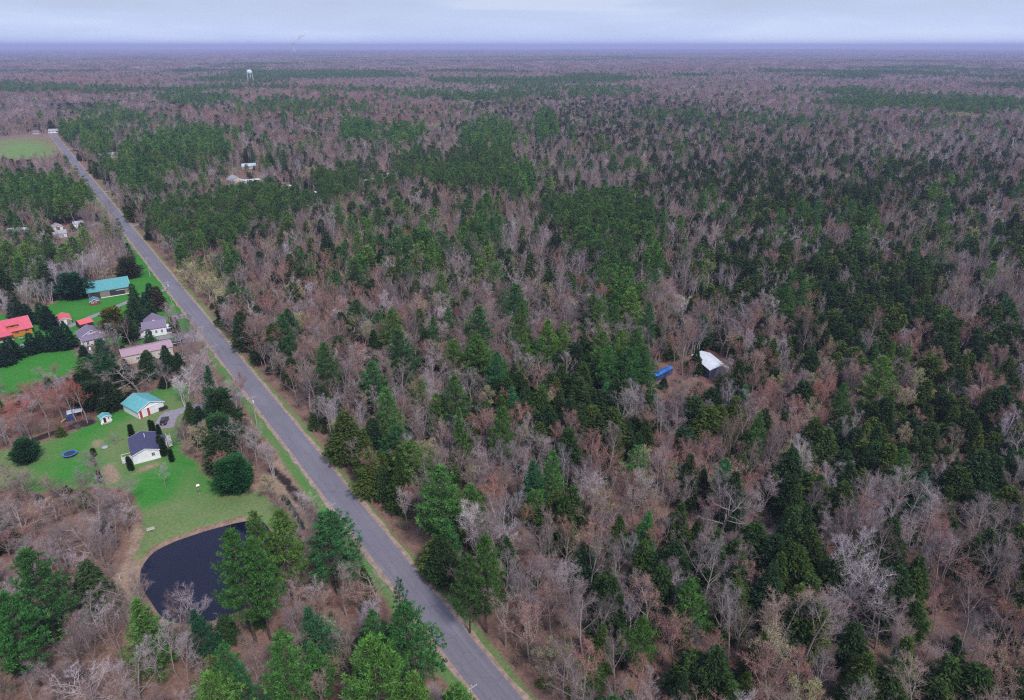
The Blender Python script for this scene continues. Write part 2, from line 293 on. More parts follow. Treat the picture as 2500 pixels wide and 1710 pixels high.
# ------------------------------------------------------------------ mesh helpers
class Soup:
    """loose triangles with a material slot and a brightness variation each"""
    def __init__(s): s.t = []; s.v = []; s.m = []
    def add(s, tri, var=1.0, mi=0):
        tri = np.asarray(tri, float).reshape(-1, 3, 3); n = len(tri); s.t.append(tri)
        s.v.append(np.broadcast_to(np.asarray(var, float), (n,))); s.m.append(np.full(n, mi))
    def tube(s, pts, rad, n=4, mi=0, var=1.0):
        pts = np.asarray(pts, float); rad = np.asarray(rad, float); k = len(pts)
        d = np.gradient(pts, axis=0); d /= np.linalg.norm(d, axis=1)[:, None] + 1e-9
        up = np.where(np.abs(d[:, 2:3]) < .9, np.array([[0, 0, 1.]]), np.array([[1., 0, 0]]))
        a = np.cross(d, up); a /= np.linalg.norm(a, axis=1)[:, None] + 1e-9; b = np.cross(d, a)
        th = np.arange(n) / n * 2 * np.pi
        ring = pts[:, None] + rad[:, None, None] * (a[:, None] * np.cos(th)[None, :, None] + b[:, None] * np.sin(th)[None, :, None])
        p = ring[:-1]; q = ring[1:]; p2 = np.roll(p, -1, 1); q2 = np.roll(q, -1, 1)
        s.add(np.stack([p, p2, q2], 2).reshape(-1, 3, 3), var, mi); s.add(np.stack([p, q2, q], 2).reshape(-1, 3, 3), var, mi)
    def blades(s, base, tip, width, rng, var=1.0, mi=0):
        base = np.asarray(base, float).reshape(-1, 3); tip = np.asarray(tip, float).reshape(-1, 3); d = tip - base
        r = rng.normal(size=base.shape); w = np.cross(d, r); w /= np.linalg.norm(w, axis=1)[:, None] + 1e-9
        w = w * np.broadcast_to(np.asarray(width, float), (len(base),))[:, None] * .5
        s.add(np.stack([base - w, base + w, tip], 1), var, mi)
    def leaves(s, c, d, length, width, rng, var=1.0, mi=0):
        """diamond sprays, widest in the middle: two triangles each"""
        c = np.asarray(c, float).reshape(-1, 3); d = np.asarray(d, float).reshape(-1, 3); d = d / (np.linalg.norm(d, axis=1)[:, None] + 1e-9)
        n = len(c); l = np.broadcast_to(np.asarray(length, float), (n,))[:, None]; w0 = np.broadcast_to(np.asarray(width, float), (n,))[:, None]
        w = np.cross(d, rng.normal(size=c.shape)); w /= np.linalg.norm(w, axis=1)[:, None] + 1e-9
        a = c; b = c + d * l; m1 = c + d * l * .5 - w * w0 * .5; m2 = c + d * l * .5 + w * w0 * .5
        v = np.broadcast_to(np.asarray(var, float), (n,)); s.add(np.stack([a, m1, b], 1), v, mi); s.add(np.stack([a, b, m2], 1), v, mi)
    def build(s, name, mats):
        t = np.concatenate(s.t) if s.t else np.zeros((0, 3, 3)); v = np.concatenate(s.v); mi = np.concatenate(s.m); n = len(t)
        me = bpy.data.meshes.new(name); me.vertices.add(3 * n); me.vertices.foreach_set('co', t.reshape(-1).astype(np.float32))
        me.loops.add(3 * n); me.loops.foreach_set('vertex_index', np.arange(3 * n, dtype=np.int32))
        me.polygons.add(n); me.polygons.foreach_set('loop_start', np.arange(0, 3 * n, 3, dtype=np.int32))
        me.polygons.foreach_set('material_index', mi.astype(np.int32))
        for m in mats: me.materials.append(m)
        me.update(calc_edges=True)
        a = me.attributes.new('var', 'FLOAT_COLOR', 'POINT'); c = np.ones((3 * n, 4), np.float32); c[:, :3] = np.repeat(v, 3)[:, None]; a.data.foreach_set('color', c.reshape(-1))
        return me
    def count(s): return sum(len(x) for x in s.t)
class MB:
    """indexed polygons: boxes, prisms, lathes"""
    def __init__(s): s.v = []; s.f = []; s.m = []; s.p = []
    def poly(s, vs, fs, mi=0):
        s.p.append((list(vs), list(fs), mi))
        o = len(s.v); s.v += [tuple(v) for v in vs]; s.f += [tuple(o + i for i in f) for f in fs]; s.m += [mi] * len(fs); return s
    def box(s, x0, x1, y0, y1, z0, z1, mi=0):
        return s.poly([(x0,y0,z0),(x1,y0,z0),(x1,y1,z0),(x0,y1,z0),(x0,y0,z1),(x1,y0,z1),(x1,y1,z1),(x0,y1,z1)], [(0,3,2,1),(4,5,6,7),(0,1,5,4),(1,2,6,5),(2,3,7,6),(3,0,4,7)], mi)
    def prism(s, prof, x0, x1, mi=0):
        """profile in (y,z), anticlockwise seen from +x, swept along x"""
        n = len(prof); vs = [(x0, y, z) for y, z in prof] + [(x1, y, z) for y, z in prof]
        return s.poly(vs, [tuple(range(n - 1, -1, -1)), tuple(range(n, 2 * n))] + [(i, (i + 1) % n, n + (i + 1) % n, n + i) for i in range(n)], mi)
    def cyl(s, p, q, r0, r1=None, n=10, mi=0):
        r1 = r0 if r1 is None else r1; p = np.array(p, float); q = np.array(q, float); d = q - p; d /= np.linalg.norm(d)
        u = np.cross(d, (0, 0, 1) if abs(d[2]) < .9 else (1, 0, 0)); u /= np.linalg.norm(u); w = np.cross(d, u)
        vs = [p + r0 * (u * math.cos(a) + w * math.sin(a)) for a in np.arange(n) * 2 * math.pi / n] + [q + r1 * (u * math.cos(a) + w * math.sin(a)) for a in np.arange(n) * 2 * math.pi / n]
        return s.poly(vs, [tuple(range(n - 1, -1, -1)), tuple(range(n, 2 * n))] + [(i, (i + 1) % n, n + (i + 1) % n, n + i) for i in range(n)], mi)
    def lathe(s, prof, n=20, mi=0):
        vs = []; fs = []
        for r, z in prof: vs += [(r * math.cos(2 * math.pi * i / n), r * math.sin(2 * math.pi * i / n), z) for i in range(n)]
        for k in range(len(prof) - 1): fs += [(k * n + i, k * n + (i + 1) % n, (k + 1) * n + (i + 1) % n, (k + 1) * n + i) for i in range(n)]
        fs += [tuple(range(n - 1, -1, -1)), tuple(range((len(prof) - 1) * n, len(prof) * n))]
        return s.poly(vs, fs, mi)
    def each(s, name, mats, parent=None):
        """every piece added becomes an object of its own"""
        for vs, fs, mi in s.p: MB().poly(vs, fs, mi).build(name, mats, parent)
    def build(s, name, mats, parent=None, smooth=False, bevel=0):
        me = bpy.data.meshes.new(name); me.from_pydata([tuple(map(float, v)) for v in s.v], [], s.f)
        for m in (mats if isinstance(mats, list) else [mats]): me.materials.append(m)
        me.polygons.foreach_set('material_index', s.m)
        if smooth: me.polygons.foreach_set('use_smooth', [True] * len(me.polygons))
        me.update(); o = bpy.data.objects.new(name, me); C.objects.link(o)
        if parent: o.parent = parent
        if bevel: b = o.modifiers.new('bevel', 'BEVEL'); b.width = bevel; b.segments = 2; b.limit_method = 'ANGLE'
        return o
def tag(o, label, cat, group=None):
    o['label'] = label; o['category'] = cat
    if group: o['group'] = group
    return o
def thing(name, label, cat, loc, rz=0, group=None):
    o = bpy.data.objects.new(name, None); o.empty_display_size = .5; C.objects.link(o); o.location = loc; o.rotation_euler = (0, 0, rz); return tag(o, label, cat, group)

# ------------------------------------------------------------------ ground, with lawn, field and litter zones
def axis(lo, hi, step, far, grow=1.14):
    a = list(np.arange(lo, hi + step * .5, step)); s = step; x = a[-1]; up = []
    while x < far: s *= grow; x += s; up.append(x)
    return a, up
def build_ground():
    st = 1.3; xs, up = axis(-345, 330, st, 27000, 1.16); s = st; x = xs[0]; dn = []
    while x > -27000: s *= 1.16; x -= s; dn.append(x)
    xs = np.array(dn[::-1] + xs + up); ys, up = axis(60, 520, st, 29000, 1.09); s = st; y = ys[0]; dn = []
    while y > -3000: s *= 1.3; y -= s; dn.append(y)
    ys = np.array(dn[::-1] + ys + up)
    Xg, Yg = np.meshgrid(xs, ys); sh = Xg.shape; X = Xg.ravel(); Y = Yg.ravel()
    near = (np.abs(X) < 900) & (Y < 1200)
    def msk(poly):
        r = np.zeros(X.shape); r[near] = inpoly(X[near], Y[near], poly); return r
    def blur(a, n=2):
        a = a.reshape(sh).copy()
        for _ in range(n):
            a[1:-1] = (a[:-2] + 2 * a[1:-1] + a[2:]) / 4; a[:, 1:-1] = (a[:, :-2] + 2 * a[:, 1:-1] + a[:, 2:]) / 4
        return a.ravel()
    dr = segdist(X, Y, ROAD); pond = msk(POND)
    cross = np.where(near, segdist(X, Y, CROSS), 1e9)
    side = (X - 63.64 + .7088 * Y) / 1.2257
    lawnA = msk(LAWN_A); lawnB = msk(LAWN_B); field = msk(FIELD)
    verge = ((side > -6.0 - 2.5 * vnoise(X, Y, 25, 2, 1)) & (side < 4.7 + 2.0 * vnoise(X, Y, 30, 2, 2)) & (Y > 40) & (Y < 1000)).astype(float)
    verge2 = (cross < 9).astype(float)
    gn = vnoise(X, Y, 26, 3, 8); gn2 = vnoise(X, Y, 11, 3, 18)
    # lush grass nearest the houses, rougher dry grass further down towards the pond and at the far left
    down = np.clip((Y - 150) / 22, 0, 1); left_ = np.clip((X + 165) / 25, 0, 1)
    lawn = np.maximum(lawnA, lawnB * np.clip(.12 + .62 * down * left_ + 1.7 * (gn - .5) + .9 * (gn2 - .5), 0, 1))
    lawn = np.maximum(lawn, 0); lawn = np.minimum(lawn, .62 + .7 * gn2)
    rough_ = np.maximum(np.maximum(lawnB, lawnA), 0)
    verge_g = np.where(side < 0, .60, .12) * verge * (.25 + .95 * gn2)
    lawn = np.maximum(lawn, np.maximum(verge_g, verge2 * .6)); rough_ = np.maximum(rough_, np.maximum(verge, verge2))
    tan = np.maximum(msk(TANSTRIP), msk(GARDEN) * .8); tan = np.maximum(tan, msk(DIRT1) * .7)
    pr = segdist(X, Y, POND + [POND[0]]); pr = np.where(near, pr, 1e9); tan = np.maximum(tan, np.clip(1.6 - pr / 1.3, 0, 1) * (1 - pond))
    tan = np.maximum(tan, msk(DIRTPATCH) * (.45 + .5 * gn2))
    worn = msk(GP(cB, [(1240,980),(1400,900),(1530,870),(1560,900),(1400,960),(1300,1010)])); tan = np.maximum(tan, worn * .7)
    tan = np.maximum(tan, msk(GP(cA, [(150,520),(220,450),(300,450),(350,520),(300,600),(190,590)])))
    lawn *= 1 - np.clip(tan, 0, 1) * .9
    dirt = np.maximum(msk(PEAT), (segdist(X, Y, DITCH) < 1.3) * 1.0 * near)
    rd = ((side > 6.6) & (side < 8.6) & (Y > 60) & (Y < 420)) * .75 * (gn2 > .35)
    dirt = np.maximum(dirt, rd * .6)
    red = np.maximum(msk(MAPLE_FLOOR), .8 * msk(DIRTPATCH) * (gn > .5)); red = np.maximum(red, msk(CABIN_CLEAR) * .7)
    bowl = blur(pond, 3)
    Z = h_ground(X, Y) - 1.5 * bowl - .55 * np.clip(1 - segdist(X, Y, DITCH) / 2.5, 0, 1) * near - .5 * np.clip(1 - np.abs(side - 7.6) / 1.8, 0, 1) * ((Y > 60) & (Y < 900))
    rnear = np.clip((np.minimum(dr, cross) - 6) / 8, 0, 1)
    Z += near * .35 * (vnoise(X, Y, 14, 3, 4) - .5) * rnear * (1 - lawnA) * (1 - lawnB * .7) * (1 - bowl)
    lawn, rough_, tan, dirt, red, field = [blur(np.clip(a, 0, 1), 1) for a in (lawn, rough_, tan, dirt, red, field)]
    zc = np.maximum(lawn, np.maximum(rough_, field))
    n1, n2 = sh; idx = np.arange(n1 * n2).reshape(sh)
    q = np.stack([idx[:-1, :-1], idx[:-1, 1:], idx[1:, 1:], idx[1:, :-1]], -1).reshape(-1, 4)
    co = np.stack([X, Y, Z], 1).astype(np.float32)
    zoneA = np.stack([lawn, rough_, tan, np.ones_like(lawn)], 1).astype(np.float32); zoneB = np.stack([dirt, red, field, np.ones_like(lawn)], 1).astype(np.float32)
    fm = zc[q].mean(1); ff = field[q].mean(1)
    def sheet(name, sel):
        qq = q[sel]; used, inv = np.unique(qq, return_inverse=True); inv = inv.reshape(-1).astype(np.int32); n = len(qq)
        me = bpy.data.meshes.new(name); me.vertices.add(len(used)); me.vertices.foreach_set('co', co[used].reshape(-1))
        me.loops.add(4 * n); me.loops.foreach_set('vertex_index', inv); me.polygons.add(n); me.polygons.foreach_set('loop_start', np.arange(0, 4 * n, 4, dtype=np.int32))
        me.polygons.foreach_set('use_smooth', np.ones(n, bool)); me.materials.append(M['ground']); me.update(calc_edges=True)
        for nm, arr in (('zone_a', zoneA), ('zone_b', zoneB)):
            a = me.attributes.new(nm, 'FLOAT_COLOR', 'POINT'); a.data.foreach_set('color', arr[used].reshape(-1))
        o = bpy.data.objects.new(name, me); C.objects.link(o); o['kind'] = 'structure'; return o
    sheet('ground', (fm <= .4)); sheet('lawn', (fm > .4) & (ff <= .4)); sheet('field', ff > .4)
build_ground()

def ribbon(name, pl, w, z, m, jitter=0, seed=0, step=3.0, kind='structure', label=None):
    pts = []
    for (x1, y1), (x2, y2) in zip(pl[:-1], pl[1:]):
        n = max(1, int(math.hypot(x2 - x1, y2 - y1) / step)); pts += [(x1 + (x2 - x1) * i / n, y1 + (y2 - y1) * i / n) for i in range(n)]
    pts.append(pl[-1]); p = np.array(pts); 
    if len(pl) > 2:
        for _ in range(3): p[1:-1] = (p[:-2] + 2 * p[1:-1] + p[2:]) / 4
    d = np.gradient(p, axis=0); d /= np.linalg.norm(d, axis=1)[:, None]; nrm = np.stack([-d[:, 1], d[:, 0]], 1)
    rg = np.random.RandomState(seed); j1 = rg.rand(len(p)) * jitter; j2 = rg.rand(len(p)) * jitter
    a = p + nrm * (w / 2 + j1[:, None]); b = p - nrm * (w / 2 + j2[:, None]); n = len(p); zz = z if np.ndim(z) else np.full(n, z)
    me = bpy.data.meshes.new(name); me.from_pydata([(x, y, q) for (x, y), q in zip(a, zz)] + [(x, y, q) for (x, y), q in zip(b, zz)], [], [(i, n + i, n + i + 1, i + 1) for i in range(n - 1)])
    me.materials.append(m); uv = me.uv_layers.new(name='uv'); l = np.concatenate([[0], np.cumsum(np.linalg.norm(np.diff(p, axis=0), axis=1))])
    for i, lp in enumerate(me.loops): k = lp.vertex_index; uv.data[i].uv = ((0 if k < n else 1), l[k % n])
    o = bpy.data.objects.new(name, me); C.objects.link(o)
    if kind: o['kind'] = kind
    return o
ribbon('road_shoulder', ROAD + [(-655, 1013)], RW * 2 + 1.7, .05, M['shoulder'], .7, 1)
ribbon('cross_road', CROSS, 7.2, .07, M['road'], .2, 2)
ribbon('road', ROAD + [(-650, 1007)], RW * 2, .09, M['road'], .12, 3)
for i, (pl, w) in enumerate(DRIVES): ribbon('driveway', pl, w, .03 + .004 * (i % 4), M['gravel'], .6, 10 + i)
for x0, y0 in [(-106.5, 240)]:
    pass
# pond
def sheet_poly(name, pts, z, m):
    me = bpy.data.meshes.new(name); me.from_pydata([(x, y, z) for x, y in pts], [], [tuple(range(len(pts)))]); me.materials.append(m); o = bpy.data.objects.new(name, me); C.objects.link(o); o['kind'] = 'structure'; return o
cx_, cy_ = np.mean(POND, 0)
sheet_poly('pond_water', [(cx_ + (x - cx_) * 1.02, cy_ + (y - cy_) * 1.02) for x, y in POND], -.62, M['water'])

# ------------------------------------------------------------------ buildings
def gable(name, label, cat, ra, rb, zr, wid, eave, wm, rm, over=.4, lo=0, hi=0, side=0, group=None, trim=True):
    """ra, rb: world xy of the two ridge ends; lo/hi lengthen the ends; side shifts the building sideways"""
    ax, ay = ra; bx, by = rb; yaw = math.atan2(by - ay, bx - ax); Lr = math.hypot(bx - ax, by - ay)
    ca, sa = math.cos(yaw), math.sin(yaw); ax -= ca * lo; ay -= sa * lo; bx += ca * hi; by += sa * hi; Lr += lo + hi
    mx_, my_ = (ax + bx) / 2 - sa * side, (ay + by) / 2 + ca * side
    r = thing(name, label, cat, (mx_, my_, 0), yaw, group); hl = Lr / 2 - over; hw = wid / 2
    CLEAR.append((mx_, my_, yaw, Lr / 2, hw + over))
    s = (zr - eave) / hw; t = .16
    MB().prism([(-hw, 0), (hw, 0), (hw, eave - t), (0, zr - t - .02), (-hw, eave - t)], -hl, hl).build('wall', wm, r)
    o = over; roof = MB().prism([(-hw - o, eave - s * o - t), (0, zr - t), (hw + o, eave - s * o - t), (hw + o, eave - s * o), (0, zr), (-hw - o, eave - s * o)], -hl - over, hl + over).build('roof', rm, r)
    if trim:
        for x0, x1 in ((-hl - over - .04, -hl - over), (hl + over, hl + over + .04)):
            MB().prism([(-hw - o, eave - s * o - t - .06), (0, zr - t - .06), (hw + o, eave - s * o - t - .06), (hw + o, eave - s * o + .02), (0, zr + .02), (-hw - o, eave - s * o + .02)], x0, x1).build('gable_trim', M['trim'], roof)
    r['L'] = hl; r['Wd'] = hw
    return r
def put(mb, face, u, d, z, w, h, dep):
    """a thin box on a wall face: u along the face, d distance of the face from the centre"""
    if face == '-y': mb.box(u - w/2, u + w/2, -d - dep, -d + .02, z, z + h)
    if face == '+y': mb.box(u - w/2, u + w/2, d - .02, d + dep, z, z + h)
    if face == '+x': mb.box(d - .02, d + dep, u - w/2, u + w/2, z, z + h)
    if face == '-x': mb.box(-d - dep, -d + .02, u - w/2, u + w/2, z, z + h)
def window(r, face, u, d, z, w=.9, h=1.2, fm='trim', bars=True):
    a = MB(); put(a, face, u, d, z, w + .24, h + .24, .05); f = a.build('window', M[fm], r)
    b = MB()
    if bars:
        put(b, face, u - w/4 - .01, d, z + .12, w/2 - .05, h/2 - .04, .08); put(b, face, u + w/4 + .01, d, z + .12, w/2 - .05, h/2 - .04, .08)
        put(b, face, u - w/4 - .01, d, z + .16 + h/2, w/2 - .05, h/2 - .04, .08); put(b, face, u + w/4 + .01, d, z + .16 + h/2, w/2 - .05, h/2 - .04, .08)
    else: put(b, face, u, d, z + .12, w, h, .08)
    b.build('pane', M['glass'], f)
def door(r, face, u, d, w=1, h=2.05, m='black', z=0.02, name='door'):
    a = MB(); put(a, face, u, d, z, w, h, .06); return a.build(name, M[m], r)
g = lambda f, x, y, z: G(*f(x, y), z)

# teal-roofed barn
r = gable('barn', 'long weathered board barn under a flat teal metal roof, beside the lawn near the road', 'barn', g(hC, 130, 268, 7.3), g(hC, 1080, 125, 7.3), 7.3, 13.4, 3.9, M['weather'], M['teal'], .5)
hl, hw = r['L'], r['Wd']
a = MB(); put(a, '-y', -hl + 2.6, hw, .1, 4.6, 3.0, .05); put(a, '-y', 1.6, hw, .1, 3.4, 3.1, .05); put(a, '-y', 5.0, hw, .1, 3.4, 2.3, .05); a.each('opening', M['darkboards'], r)
a = MB(); put(a, '-y', -1.9, hw, .15, 3.9, 2.9, .16); a.build('sliding_door', M['weather'], r)
a = MB(); put(a, '-y', -1.6, hw, 3.15, 9.5, .14, .22); a.build('door_track', M['trim'], r)
a = MB(); put(a, '-y', 4.8, hw, 2.5, 4.0, .1, .12); a.box(-hl + 5, hl, -hw - .5, -hw - .05, .0, .22); a.each('sill_board', M['trim'], r)
# small red shed in front of it
r = gable('red_shed', 'tiny red shed with a blue-green gable roof in front of the long barn', 'shed', g(hC, 330, 575, 3.0), g(hC, 345, 640, 3.0), 3.0, 3.6, 2.1, M['redwall'], M['bluetin'], .3, lo=.3)
hl, hw = r['L'], r['Wd']; window(r, '+x', -.8, hl, 1.0, .7, .6); window(r, '+x', .6, hl, 1.0, .7, .7, bars=False)
# log house
r = gable('log_house', 'orange log house with a long pink-red metal roof and a dormer, at the left edge', 'house', g(hA, 0, 392, 7.0), g(hA, 600, 265, 7.0), 7.0, 9.6, 3.2, M['log'], M['red_roof'], .5, lo=6)
hl, hw = r['L'], r['Wd']
for u in (hl - 1.9, hl - 5.6): window(r, '-y', u, hw, 1.5, 1.3, .75, 'log')
window(r, '+x', -1.5, hl, 1.2); window(r, '+x', 1.8, hl, 1.2)
dm = MB(); zf = 5.0; dm.prism([(-4.0, 3.9), (-.6, 5.9), (-.6, 6.55), (-4.0, 5.5)], hl - 8.4, hl - 4.6).build('dormer', M['log'], r)
ob = MB().prism([(-4.6, 5.35), (-.2, 6.75), (-.2, 6.88), (-4.6, 5.48)], hl - 8.8, hl - 4.2).build('dormer_roof', M['red_roof'], r)
a = MB(); put(a, '-y', hl - 6.5, 4.0, 4.55, 1.2, .6, .06); a.build('dormer_window', M['glass'], r)
a = MB().prism([(-hw - 3.4, 2.35), (-hw - .3, 3.25), (-hw - .3, 3.4), (-hw - 3.4, 2.5)], -hl - .5, hl - 7.6); a.build('porch_roof', M['red_roof'], r)
a = MB(); [a.box(x - .1, x + .1, -hw - 3.2, -hw - 3.0, 0, 2.4) for x in np.arange(-hl, hl - 7.7, 2.6)]; a.each('porch_post', M['wood'], r)
MB().box(-hl, hl - 7.7, -hw - 3.3, -hw, .0, .25).build('porch_floor', M['deckgrey'], r)
# sheds and lean-to with red roofs
r = gable('garden_shed', 'small grey-white shed with a coral red gable roof on the lawn between the spruces', 'shed', g(hA, 1340, 206, 3.5), g(hA, 1390, 325, 3.5), 3.5, 5.0, 2.3, M['cream'], M['red_roof2'], .35)
hl, hw = r['L'], r['Wd']; door(r, '+x', -.9, hl, 1.0); door(r, '+x', .3, hl, .9, m='trim'); a = MB(); put(a, '+x', 1.6, hl, .02, 1.6, 1.9, .05); a.build('board_panel', M['weather'], r)
r = gable('carport', 'low shelter with a bright pink-red roof behind the smaller white house', 'shed', g(hA, 1665, 390, 3.6), g(hA, 1965, 312, 3.6), 3.6, 5.6, 2.5, M['darkboards'], M['red_roof2'], .3, trim=False)
# smaller white house
r = gable('white_house', 'smaller white house with mauve cross-gabled roof, beside the row of dark spruces', 'house', g(hA, 1885, 480, 5.6), g(hA, 1975, 600, 5.6), 5.6, 9.0, 3.3, M['white'], M['mauve'], .4, lo=.6)
hl, hw = r['L'], r['Wd']
MB().prism([(-3.9, 0), (4.1, 0), (4.1, 2.6), (-3.9, 2.6)], hl, hl + 3.3).build('front_wing', M['white'], r)
a = MB(); a.poly([(hl - .2, -4.4, 3.85), (hl + 3.8, -4.4, 2.55), (hl + 3.8, 4.4, 2.55), (hl - .2, 4.4, 3.85), (hl - .2, -4.4, 3.99), (hl + 3.8, -4.4, 2.69), (hl + 3.8, 4.4, 2.69), (hl - .2, 4.4, 3.99)], [(0,3,2,1),(4,5,6,7),(0,1,5,4),(1,2,6,5),(2,3,7,6),(3,0,4,7)]); a.build('wing_roof', M['mauve'], r)
a = MB(); put(a, '+x', 0, hl, 4.4, .5, .5, .07); a.build('gable_window', M['glass'], r)
for u in (-2.4, .2, 2.6): window(r, '+x', u, hl + 3.3, .8)
window(r, '-y', 0, hw, 1.1); MB().box(-hl + 1, -hl + 3.2, hw, hw + 2, 2.2, 2.35).build('porch_roof', M['pale_roof'], r)
# larger white house
r = gable('farmhouse', 'larger white house with mauve cross-gabled roof and a rear deck, near the road', 'house', g(hB, 722, 545, 6.0), g(hB, 1390, 440, 6.0), 6.0, 7.0, 3.9, M['white'], M['mauve'], .35)
hl, hw = r['L'], r['Wd']
for u in (2.6, .4): window(r, '-y', u, hw, 1.3, .75, 1.2)
a = MB(); put(a, '-y', -2.1, hw, 1.2, 1.6, 1.5, .06); a.build('window', M['glass'], r)
# rear block running back from the front wing
a = MB(); a.prism([(-3.9, 0), (3.9, 0), (3.9, 3.9), (0, 6.35), (-3.9, 3.9)], 0, 8.4); rb = a.build('rear_block', M['white'], r); rb.rotation_euler = (0, 0, R(90)); rb.location = (.2, .4, 0)
a = MB(); a.prism([(-4.3, 3.75), (0, 6.5), (4.3, 3.75), (4.3, 3.9), (0, 6.65), (-4.3, 3.9)], 0, 8.8); rr = a.build('rear_roof', M['mauve'], r); rr.rotation_euler = (0, 0, R(90)); rr.location = (.2, .4, 0)
MB().prism([(-2.8, 0), (2.2, 0), (2.2, 2.7), (-.3, 3.9), (-2.8, 2.7)], -hl - 3.6, -hl).build('side_wing', M['white'], r)
MB().prism([(-3.1, 2.7), (-.3, 4.0), (2.5, 2.7), (2.5, 2.84), (-.3, 4.14), (-3.1, 2.84)], -hl - 3.9, -hl - .02).build('side_wing_roof', M['mauve'], r)
a = MB(); put(a, '-y', -hl - 2.2, 2.8, .3, 1.7, 1.8, .06); a.build('patio_door', M['glass'], r)
dk = MB().box(-hl - 4.4, -hl - .3, -5.4, -2.85, .8, .95).build('deck', M['deckgrey'], r)
a = MB(); a.box(-hl - 4.4, -hl - .3, -5.4, -5.32, 1.75, 1.83); [a.box(x, x + .09, -5.4, -5.31, .0, 1.8) for x in np.arange(-hl - 4.4, -hl - .3, .8)]; a.box(-hl - 4.4, -hl - 4.3, -5.4, -2.85, 1.75, 1.83); a.build('railing', M['deckgrey'], dk)
a = MB(); [a.box(-hl - 5.0 - .35 * i, -hl - 4.4 - .35 * i, -5.4, -4.2, .75 - .2 * i, .83 - .2 * i) for i in range(4)]; a.each('step', M['deckgrey'], dk)
MB().box(hl + .0, hl + 1.9, -hw + .3, hw - 1, 2.5, 2.64).build('porch_roof', M['trim'], r); a = MB(); [a.box(hl + 1.65, hl + 1.8, y, y + .14, 0, 2.5) for y in (-hw + .4, -.6, hw - 1.3)]; a.each('porch_post', M['trim'], r)
MB().box(hl, hl + 1.9, -hw + .3, hw - 1, 0, .2).build('porch_floor', M['deckgrey'], r); door(r, '+x', .2, hl, 1, m='glass')
vn = MB().cyl((-1.2, 5.2, 5.4), (-1.2, 5.2, 6.6), .16).build('roof_vent', M['galv'], r)
# long metal workshop
c1, c2, c3, c4 = g(hB, 110, 1225, 3.7), g(hB, 1500, 955, 3.7), g(hB, 1620, 1265, 3.7), g(hB, 195, 1575, 3.7)
mid1 = ((c1[0] + c4[0]) / 2, (c1[1] + c4[1]) / 2); mid2 = ((c2[0] + c3[0]) / 2, (c2[1] + c3[1]) / 2)
r = gable('workshop', 'long low workshop with dusty pink metal roof, next to the gravel yard', 'workshop', mid1, mid2, 4.9, 8.8, 3.8, M['cream'], M['pink_roof'], .3)
hl, hw = r['L'], r['Wd']
for u in (-4, 0, 4): window(r, '-y', u, hw, 1.3, 1, .9)
door(r, '+x', 0, hl, 3.2, 3, 'trim', name='garage_door')
# teal-roofed garage
r = gable('garage', 'white garage with a turquoise metal roof and red-edged sliding doors', 'garage', g(hD, 770, 150, 5.0), g(hD, 1050, 293, 5.0), 5.0, 8.9, 3.1, M['white'], M['teal_y'], .4, lo=.4)
hl, hw = r['L'], r['Wd']
a = MB(); put(a, '+x', -3.6, hl, .1, .75, 2.7, .14); put(a, '+x', -.95, hl, .1, .75, 2.7, .14); a.each('red_door_panel', M['red_door'], r)
a = MB(); put(a, '+x', -2.3, hl, .1, 1.9, 2.7, .10); a.build('sliding_door', M['white'], r); a = MB(); put(a, '+x', 1.4, hl, .1, 4.0, 2.7, .10); a.build('sliding_door', M['white'], r)
a = MB(); put(a, '+x', -.3, hl, 2.85, 7.6, .2, .2); a.build('door_track', M['trim'], r)
a = MB(); a.cyl((hl + .1, -hw - .1, 0), (hl + .1, -hw - .1, 3), .07); a.build('downspout', M['galv'], r)
# little white shed
r = gable('chicken_coop', 'little white shed with a turquoise roof, open dark doorway and small window', 'shed', g(hD, 222, 490, 2.9), g(hD, 268, 541, 2.9), 2.9, 3.0, 2.2, M['white'], M['teal_y'], .3, lo=.3)
hl, hw = r['L'], r['Wd']; door(r, '+x', -.45, hl, .75, 1.7, 'black', .3); window(r, '+x', .75, hl, 1.2, .4, .5, bars=False)
MB().box(hl, hl + 1.1, -1.2, .9, .15, .3).build('step', M['wood'], r)
# white bungalow with navy roof
r = gable('bungalow', 'white bungalow with a dark navy shingle roof among clipped columns of arborvitae', 'house', g(hD, 890, 815, 4.5), g(hD, 960, 1130, 4.5), 4.5, 7.3, 3.2, M['white'], M['navy'], .3)
hl, hw = r['L'], r['Wd']; window(r, '+x', 1.9, hl, 1.3, .85, 1.0)
for u in (-3, .5, 3.5): window(r, '-y', u, hw, 1.1, 1, 1.1)
for u in (-4, 1.5, 4): window(r, '+y', u, hw, 1.1, 1, 1.1)
MB().prism([(-hw - .06, 0), (hw + .06, 0), (hw + .06, .55), (-hw - .06, .55)], -hl - .06, hl + .06).build('skirting', M['trim'], r)
a = MB(); [a.cyl((-3.6 + .9 * i, .7, 4.1), (-3.6 + .9 * i, .7, 4.75), .09) for i in range(3)]; a.each('vent_pipe', M['trim'], r)
MB().prism([(hw - .1, 3.05), (hw + 2.6, 2.55), (hw + 2.6, 2.67), (hw - .1, 3.17)], -3.6, -.6).build('porch_roof', M['navy'], r)
dk = MB().box(-3.5, 1.5, hw, hw + 2.6, .55, .68).build('porch_deck', M['deckgrey'], r)
a = MB()
for x in np.arange(-3.5, 1.5, .5): a.box(x, x + .07, hw + 2.5, hw + 2.6, 0, 1.5)
a.box(-3.5, 1.5, hw + 2.5, hw + 2.6, 1.5, 1.58); [a.box(x, x + .12, hw + 2.45, hw + 2.6, 0, 2.6) for x in (-3.5, -.7)]; a.box(1.42, 1.5, hw, hw + 2.6, 1.5, 1.58); a.build('railing', M['trim'], dk)
